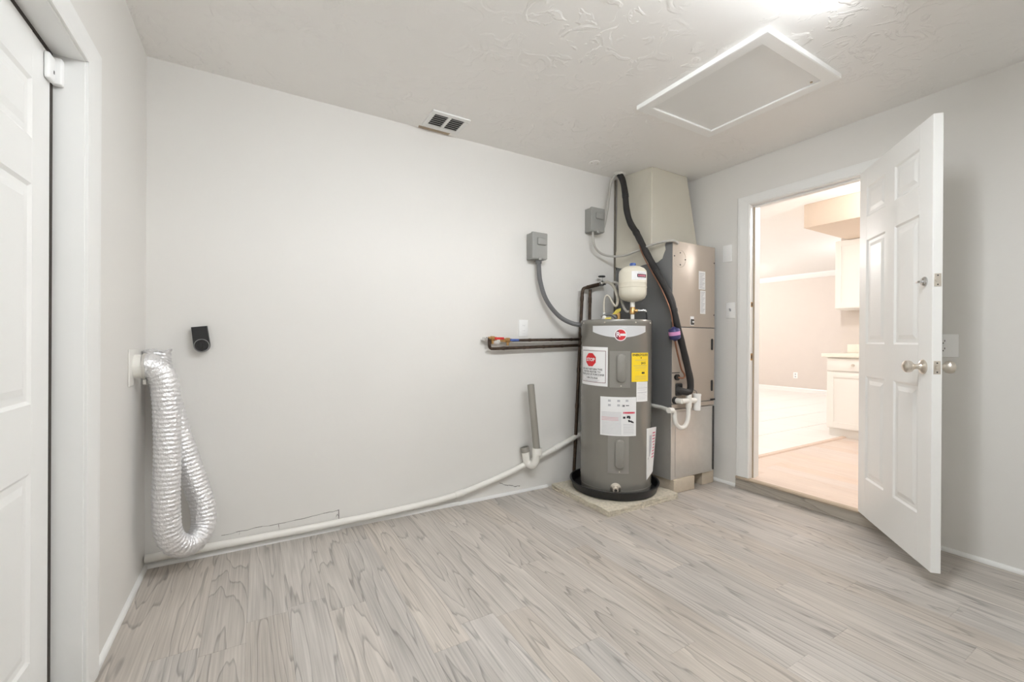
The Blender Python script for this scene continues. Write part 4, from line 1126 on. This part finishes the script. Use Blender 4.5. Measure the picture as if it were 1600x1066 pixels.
bk = link('black_banner', epatch(D(16), D(64), 1.543, 1.566, 0.0985), M_ink, lb)
bm = B()
for i in range(6): bm.faces.new([bm.verts.new(one(D(20 + 6.6 * (i + q)), zz, 0.0988)) for q, zz in ((0, 1.548), (.7, 1.548), (.7, 1.561), (0, 1.561))])
link('pictograms', bm, M_inkp, bk, smooth=False)
bm = B()
for z in (1.574, 1.536): 
    for i in range(4): bm.faces.new([bm.verts.new(one(D(20 + 9 * (i + q)), zz, 0.0985)) for q, zz in ((0, z), (.8, z), (.8, z + .003), (0, z + .003))])
link('fine_print', bm, M_inkg, lb, smooth=False)

# flexible connectors and relief valve
t = thing('flexible_water_connector', (2.19, 2.38, 1.25), 'pale braided water hose bending from wheel valve to heater top', 'hose')
hp = resample(catmull([(2.388, 2.606, 1.558), (2.392, 2.570, 1.562), (2.365, 2.488, 1.528), (2.327, 2.411, 1.470), (2.294, 2.358, 1.404), (2.262, 2.332, 1.360), (2.240, 2.330, 1.352), (2.222, 2.343, 1.385), (2.208, 2.355, 1.418), (2.195, 2.368, 1.427), (2.186, 2.378, 1.409), (2.182, 2.381, 1.362), (2.183, 2.380, 1.292)], 8), 0.004)
nh = len(hp)
bm = B(); tube(bm, hp, 0.0092, 12, rf=lambda i, k: (1.25 if i < nh * .5 else 1.25 - .5 * min(1, (i / nh - .5) * 6)) * (1 + .03 * (i % 2))); link('hose', bm, M_braid, t)
bm = B(); lathe(bm, [(0, 1.2505), (0.014, 1.2505), (0.020, 1.262), (0.019, 1.275), (0.010, 1.290), (0.009, 1.305), (0, 1.305)], (2.183, 2.380, 0), 18); link('nut', bm, M_pvc, t)
t = thing('flexible_water_connector', (2.33, 2.35, 1.25), 'grey braided hose passing behind the cream expansion tank', 'hose')
bm = B(); tube(bm, resample(catmull([(2.385, 2.520, 1.548), (2.372, 2.475, 1.548), (2.358, 2.419, 1.530), (2.337, 2.375, 1.469), (2.319, 2.350, 1.409), (2.311, 2.315, 1.345), (2.312, 2.285, 1.312), (2.318, 2.264, 1.312)], 8), 0.004), 0.0095, 12, rf=lambda i, k: 1 + .03 * (i % 2)); link('hose', bm, M_condl, t)
t = thing('relief_valve', (2.215, 2.345, 1.25), 'brass relief valve with yellow tag and grey cable on heater', 'valve')
bm = B(); cyl(bm, (2.256, 2.309, 1.2515), (2.256, 2.309, 1.300), 0.013, 14); cyl(bm, (2.256, 2.309, 1.290), (2.230, 2.334, 1.292), 0.010, 12); link('valve_body', bm, M_brass, t)
bm = B(); prism(bm, [(2.222, 2.338, 1.284), (2.240, 2.318, 1.318), (2.266, 2.298, 1.330), (2.268, 2.300, 1.312), (2.246, 2.322, 1.290)], (-0.012, -0.012, 0.004)); link('yellow_tag', bm, M_yt, t, smooth=False)
bm = B(); tube(bm, resample(catmull([(2.166, 2.392, 1.268), (2.180, 2.378, 1.280), (2.198, 2.358, 1.290), (2.222, 2.336, 1.286), (2.240, 2.315, 1.262)], 6), 0.006), 0.012, 14); link('cable', bm, M_cond, t)
bm = B(); prism(bm, [(2.176, 2.372, 1.2525), (2.212, 2.336, 1.2525), (2.210, 2.338, 1.268), (2.185, 2.363, 1.266)], (-0.008, -0.008, 0)); link('yellow_tag', bm, M_yt, t, smooth=False)

# ------------------------------------------------------------------ air handler on blocks, duct above
bm = B(); box(bm, 2.582, 2.812, 2.082, 2.63, 0.0008, 0.0985, 0.004, 2)
tag(link('support_block', bm, M_brickw), 'tan support block under the left of the air handler', 'block', 'support blocks')
bm = B(); box(bm, 2.935, 3.075, 2.108, 2.63, 0.0008, 0.0985, 0.004, 2)
tag(link('support_block', bm, M_brickw), 'tan support block under the right of the air handler', 'block', 'support blocks')
AX0, AX1, AY0, AY1 = 2.556, 3.045, 2.088, 2.645
ah = thing('air_handler', ((AX0 + AX1) / 2, (AY0 + AY1) / 2, 0.099), 'tall taupe and slate air handler on galvanised plenum', 'air handler')
bm = B(); box(bm, AX0 + 0.004, AX1 - 0.004, AY0 + 0.006, AY1, 0.0992, 0.606, 0.003, 1); pl = link('plenum', bm, M_galv, ah)
bm = B(); box(bm, AX0 + 0.05, AX1 - 0.03, AY0 + 0.002, AY0 + 0.0065, 0.115, 0.585, 0.002, 1); link('front_sheet', bm, M_galv, pl)
bm = B(); box(bm, AX0 - 0.002, AX0 + 0.030, AY0 - 0.001, AY0 + 0.005, 0.102, 0.604, 0.0015, 1); link('corner_flange', bm, M_galv, pl)
bm = B(); box(bm, AX1 - 0.010, AX1 + 0.004, AY0 + 0.0, AY0 + 0.006, 0.110, 0.600, 0.0015, 1); link('edge_seam', bm, M_slot, pl)
bm = B(); box(bm, AX0, AX1, AY0 + 0.004, AY1, 0.609, 1.822, 0.006, 2); link('cabinet', bm, M_ahs, ah)
bm = B(); box(bm, AX0 + 0.006, AX1 - 0.0005, AY0 - 0.002, AY0 + 0.004, 1.203, 1.820, 0.003, 2); up = link('front_panel', bm, M_ah, ah)
bm = B(); box(bm, AX0 + 0.006, AX1 - 0.0005, AY0 - 0.002, AY0 + 0.004, 0.648, 1.197, 0.003, 2); lo = link('front_panel', bm, M_ah, ah)
bm = B(); box(bm, AX0 + 0.006, AX1 - 0.0005, AY0 - 0.001, AY0 + 0.004, 0.611, 0.643, 0.002, 1); link('bottom_rail', bm, M_ah, ah)
bm = B(); box(bm, AX1 - 0.05, AX1 + 0.004, AY0 - 0.008, AY0 - 0.001, 0.648, 0.660, 0.003, 2); link('latch', bm, M_black, ah)
def handle(zc, hh):
    bm = B(); n = 20; a = []; b = []
    for k in range(n):
        an = 2 * PI * k / n; u = 0.012 * math.cos(an); v = 0.012 * math.sin(an) + (hh / 2 - 0.012) * (1 if math.sin(an) >= 0 else -1)
        a.append(bm.verts.new((3.012 + u, AY0 - 0.003, zc + v))); b.append(bm.verts.new((3.012 + u * .8, AY0 - 0.006, zc + v)))
    bm.faces.new(a); bm.faces.new(b[::-1])
    for k in range(n): bm.faces.new((a[k], a[(k + 1) % n], b[(k + 1) % n], b[k]))
    link('recessed_handle', bm, M_black, lo)
handle(1.075, 0.088); handle(0.760, 0.085)
yl_ = AY0 - 0.0026
def flat(x0, x1, z0, z1, material, name, parent, dy=0.0):
    bm = B(); box(bm, x0, x1, yl_ - 0.0006 - dy, yl_ + 0.0002, z0, z1); return link(name, bm, material, parent, smooth=False)
l1 = flat(2.850, 2.926, 1.488, 1.625, M_paper, 'rating_label', up)
bm = B()
for k in range(10): box(bm, 2.858, 2.918 - .012 * (k % 3), yl_ - 0.001, yl_ - 0.0007, 1.606 - k * 0.012, 1.610 - k * 0.012)
link('fine_print', bm, M_inkg, l1, smooth=False)
l2 = flat(2.868, 2.930, 1.305, 1.480, M_paper, 'wiring_label', up)
bm = B()
for k in range(15): box(bm, 2.875, 2.922 - .008 * (k % 4), yl_ - 0.001, yl_ - 0.0007, 1.466 - k * 0.0107, 1.4695 - k * 0.0107)
link('fine_print', bm, M_inkg, l2, smooth=False)
br = flat(2.755, 2.797, 1.216, 1.282, M_paper, 'breaker_label', up)
bm = B(); box(bm, 2.759, 2.793, yl_ - 0.006, yl_ - 0.0006, 1.220, 1.262, 0.002, 1); sw = link('breaker', bm, M_slot, br)
bm = B(); box(bm, 2.768, 2.788, yl_ - 0.012, yl_ - 0.006, 1.236, 1.246, 0.002, 1); link('toggle', bm, M_paper, sw)
for (x, z) in ((2.578, 1.710), (2.640, 1.738), (2.697, 1.694), (2.641, 1.652), (3.034, 1.70), (3.034, 1.30), (2.575, 1.30)):
    bm = B(); lathe(bm, [(0, 0), (0.0055, 0), (0.004, 0.003), (0, 0.0035)], (x, AY0 - 0.002, z), 10, (0, -1, 0)); link('screw', bm, M_slot, up)
bm = B(); lathe(bm, [(0.060, 0), (0.062, 0.0012), (0.064, 0)], (2.640, AY0 - 0.002, 1.696), 36, (0, -1, 0)); link('knockout', bm, M_ah, up)
bm = B(); box(bm, 2.590, 2.658, AY0 - 0.020, AY0 - 0.0025, 0.706, 0.794, 0.010, 3); link('rubber_grommet', bm, M_black, lo)
bm = B(); box(bm, 2.558, 2.640, AY0 - 0.004, AY0 - 0.0022, 0.868, 0.874); link('slot', bm, M_slot, lo)

sd = thing('supply_duct', (2.8, 2.46, 1.823), 'off-white tapered supply duct rising from air handler to ceiling', 'duct')
bm = B(); hull8(bm, [(2.555, 2.275, 1.8225), (3.030, 2.275, 1.8225), (3.030, 2.655, 1.8225), (2.555, 2.655, 1.8225)], [(2.612, 2.325, H - 0.0005), (3.020, 2.330, H - 0.0005), (3.020, 2.655, H - 0.0005), (2.565, 2.655, H - 0.0005)])
bmesh.ops.bevel(bm, geom=[e for e in bm.edges if abs(e.verts[0].co.z - e.verts[1].co.z) > 0.3], offset=0.008, segments=3, affect='EDGES'); link('duct_box', bm, M_duct, sd)
bm = B(); hull8(bm, [(3.024, 2.280, 1.8225), (3.110, 2.285, 1.8225), (3.110, 2.655, 1.8225), (3.024, 2.655, 1.8225)], [(3.014, 2.332, H - 0.0006), (3.030, 2.334, H - 0.0006), (3.030, 2.655, H - 0.0006), (3.014, 2.655, H - 0.0006)]); link('side_flare', bm, M_duct, sd, smooth=False)
bm = B(); box(bm, 2.545, 2.5545, 2.650, 2.6655, 1.30, 2.425, 0.002, 1); link('rear_seam', bm, M_seam, sd)  # dark brown sealant strip up the duct's rear left edge
bm = B()
prism(bm, [(2.5555, 2.650, 1.83), (2.5555, 2.650, 1.705), (2.5555, 2.60, 1.690), (2.5555, 2.483, 1.668), (2.5555, 2.42, 1.672), (2.5555, 2.351, 1.682), (2.5555, 2.28, 1.684), (2.5555, 2.215, 1.680), (2.5555, 2.19, 1.694), (2.5555, 2.172, 1.702), (2.5555, 2.160, 1.735), (2.5555, 2.145, 1.762), (2.5555, 2.150, 1.79), (2.5555, 2.141, 1.821), (2.5555, 2.275, 1.83)], (-0.003, 0, 0)); link('mastic_skirt', bm, M_duct, sd, smooth=False)

# refrigerant lines
t = thing('refrigerant_lines', (2.6, 2.05, 0.72), 'black insulated refrigerant line with copper tube from ceiling to unit', 'pipe')
sp = resample(catmull([(2.500, 2.560, 2.437), (2.510, 2.530, 2.37), (2.505, 2.500, 2.26), (2.500, 2.478, 2.13), (2.500, 2.440, 2.02), (2.500, 2.371, 1.919), (2.500, 2.275, 1.756), (2.500, 2.150, 1.560), (2.508, 2.060, 1.400), (2.548, 2.040, 1.226), (2.628, 2.040, 1.022), (2.690, 2.040, 0.850), (2.702, 2.040, 0.790), (2.700, 2.040, 0.752), (2.680, 2.040, 0.732), (2.640, 2.045, 0.736), (2.610, 2.060, 0.748), (2.604, 2.072, 0.750)], 10), 0.008)
bm = B(); tube(bm, sp, 0.0235, 18, rf=lambda i, k: 1 + 0.03 * math.sin(i * .35)); ins = link('insulated_pipe', bm, M_foam, t)
for zc in (2.245, 1.93, 1.62, 1.32):
    i = min(range(len(sp)), key=lambda i: abs(sp[i].z - zc))
    bm = B(); tube(bm, sp[i - 1:i + 3], 0.026, 18); link('tape_wrap', bm, M_black, ins)
lp = resample(catmull([(2.498, 2.40, 1.96), (2.490, 2.350, 1.87), (2.476, 2.300, 1.765), (2.470, 2.222, 1.640), (2.468, 2.120, 1.490), (2.480, 2.045, 1.330), (2.512, 2.038, 1.193)], 10), 0.01)
bm = B(); tube(bm, lp, 0.0048, 10); link('copper_tube', bm, M_copper, t)
bm = B(); tube(bm, resample(catmull([(2.530, 2.038, 1.105), (2.545, 2.038, 1.05), (2.570, 2.038, 0.977), (2.600, 2.038, 0.900), (2.632, 2.038, 0.862), (2.636, 2.040, 0.842), (2.622, 2.048, 0.834), (2.600, 2.060, 0.838), (2.592, 2.0845, 0.840)], 8), 0.006), 0.0062, 10); link('copper_tube', bm, M_copper, t)
bm = B(); lathe(bm, [(0, 0), (0.012, 0), (0.022, 0.010), (0.022, 0.026), (0, 0.026)], (2.592, AY0 - 0.0025, 0.840), 16, (0, -1, 0)); link('rubber_bushing', bm, M_black, t)
da = Vector((2.512, 2.036, 1.200)); db = Vector((2.532, 2.036, 1.098)); dax = (db - da).normalized()
bm = B(); lathe(bm, [(0, 0), (0.010, 0.002), (0.018, 0.010), (0.034, 0.016), (0.0385, 0.022), (0.0385, 0.080), (0.034, 0.088), (0.018, 0.094), (0.010, 0.102), (0, 0.104)], da, 28, dax); fd = link('filter_drier', bm, M_purple, t); fd['label'] = 'purple filter drier with pink band'
bm = B(); lathe(bm, [(0.0388, 0.034), (0.0395, 0.034), (0.0395, 0.060), (0.0388, 0.060)], da, 28, dax); link('pink_band', bm, M_pink, fd)

# condensate drain
t = thing('condensate_drain', (2.62, 2.04, 0.48), 'white plastic condensate drain with U trap on the air handler', 'pipe')
cy_ = 2.040
bm = B(); tube(bm, resample(catmull([(2.470, cy_, 0.617), (2.500, cy_, 0.615), (2.522, cy_, 0.606), (2.532, cy_, 0.585), (2.535, cy_, 0.550), (2.552, cy_, 0.512), (2.590, cy_, 0.486), (2.632, cy_, 0.486), (2.664, cy_, 0.512), (2.678, cy_, 0.552), (2.681, cy_, 0.600), (2.683, cy_, 0.705)], 8), 0.008), 0.0155, 16); link('trap', bm, M_pvc, t)
bm = B(); tube(bm, [(2.475, cy_, 0.617), (2.40, cy_ + 0.012, 0.618), (2.30, cy_ + 0.012, 0.620)], 0.0135, 14)
bm.free()
bm = B(); tube(bm, resample([Vector((2.480, cy_, 0.617)), Vector((2.530, 2.16, 0.619)), Vector((2.530, 2.60, 0.628))], 0.02), 0.0135, 14); link('pipe', bm, M_pvc, t)
bm = B(); cyl(bm, (2.470, cy_, 0.617), (2.512, cy_, 0.613), 0.020, 18); link('elbow', bm, M_pvc, t)
bm = B(); cyl(bm, (2.683, cy_, 0.618), (2.683, cy_, 0.716), 0.0205, 20); link('tee', bm, M_pvc, t)
bm = B(); cyl(bm, (2.600, cy_, 0.672), (2.760, cy_, 0.670), 0.0185, 18); cyl(bm, (2.598, AY0 - 0.0025, 0.672), (2.600, cy_ - 0.012, 0.672), 0.0185, 18); link('stub', bm, M_pvc, t)
bm = B(); lathe(bm, [(0, 0), (0.026, 0), (0.024, 0.010), (0, 0.010)], (2.586, AY0 - 0.0025, 0.674), 18, (0, -1, 0)); link('grommet', bm, M_black, t)
bm = B(); lathe(bm, [(0, 0), (0.018, 0), (0.025, 0.004), (0.027, 0.105), (0.029, 0.108), (0.029, 0.122), (0, 0.124)], (2.776, cy_, 0.592), 22); link('float_switch', bm, M_plastic, t)
bm = B(); tube(bm, resample(catmull([(2.776, cy_, 0.714), (2.775, cy_ + 0.01, 0.735), (2.755, cy_ + 0.03, 0.742), (2.735, AY0 - 0.004, 0.735)], 6), 0.006), 0.0025, 8); link('wire', bm, M_cond, t)
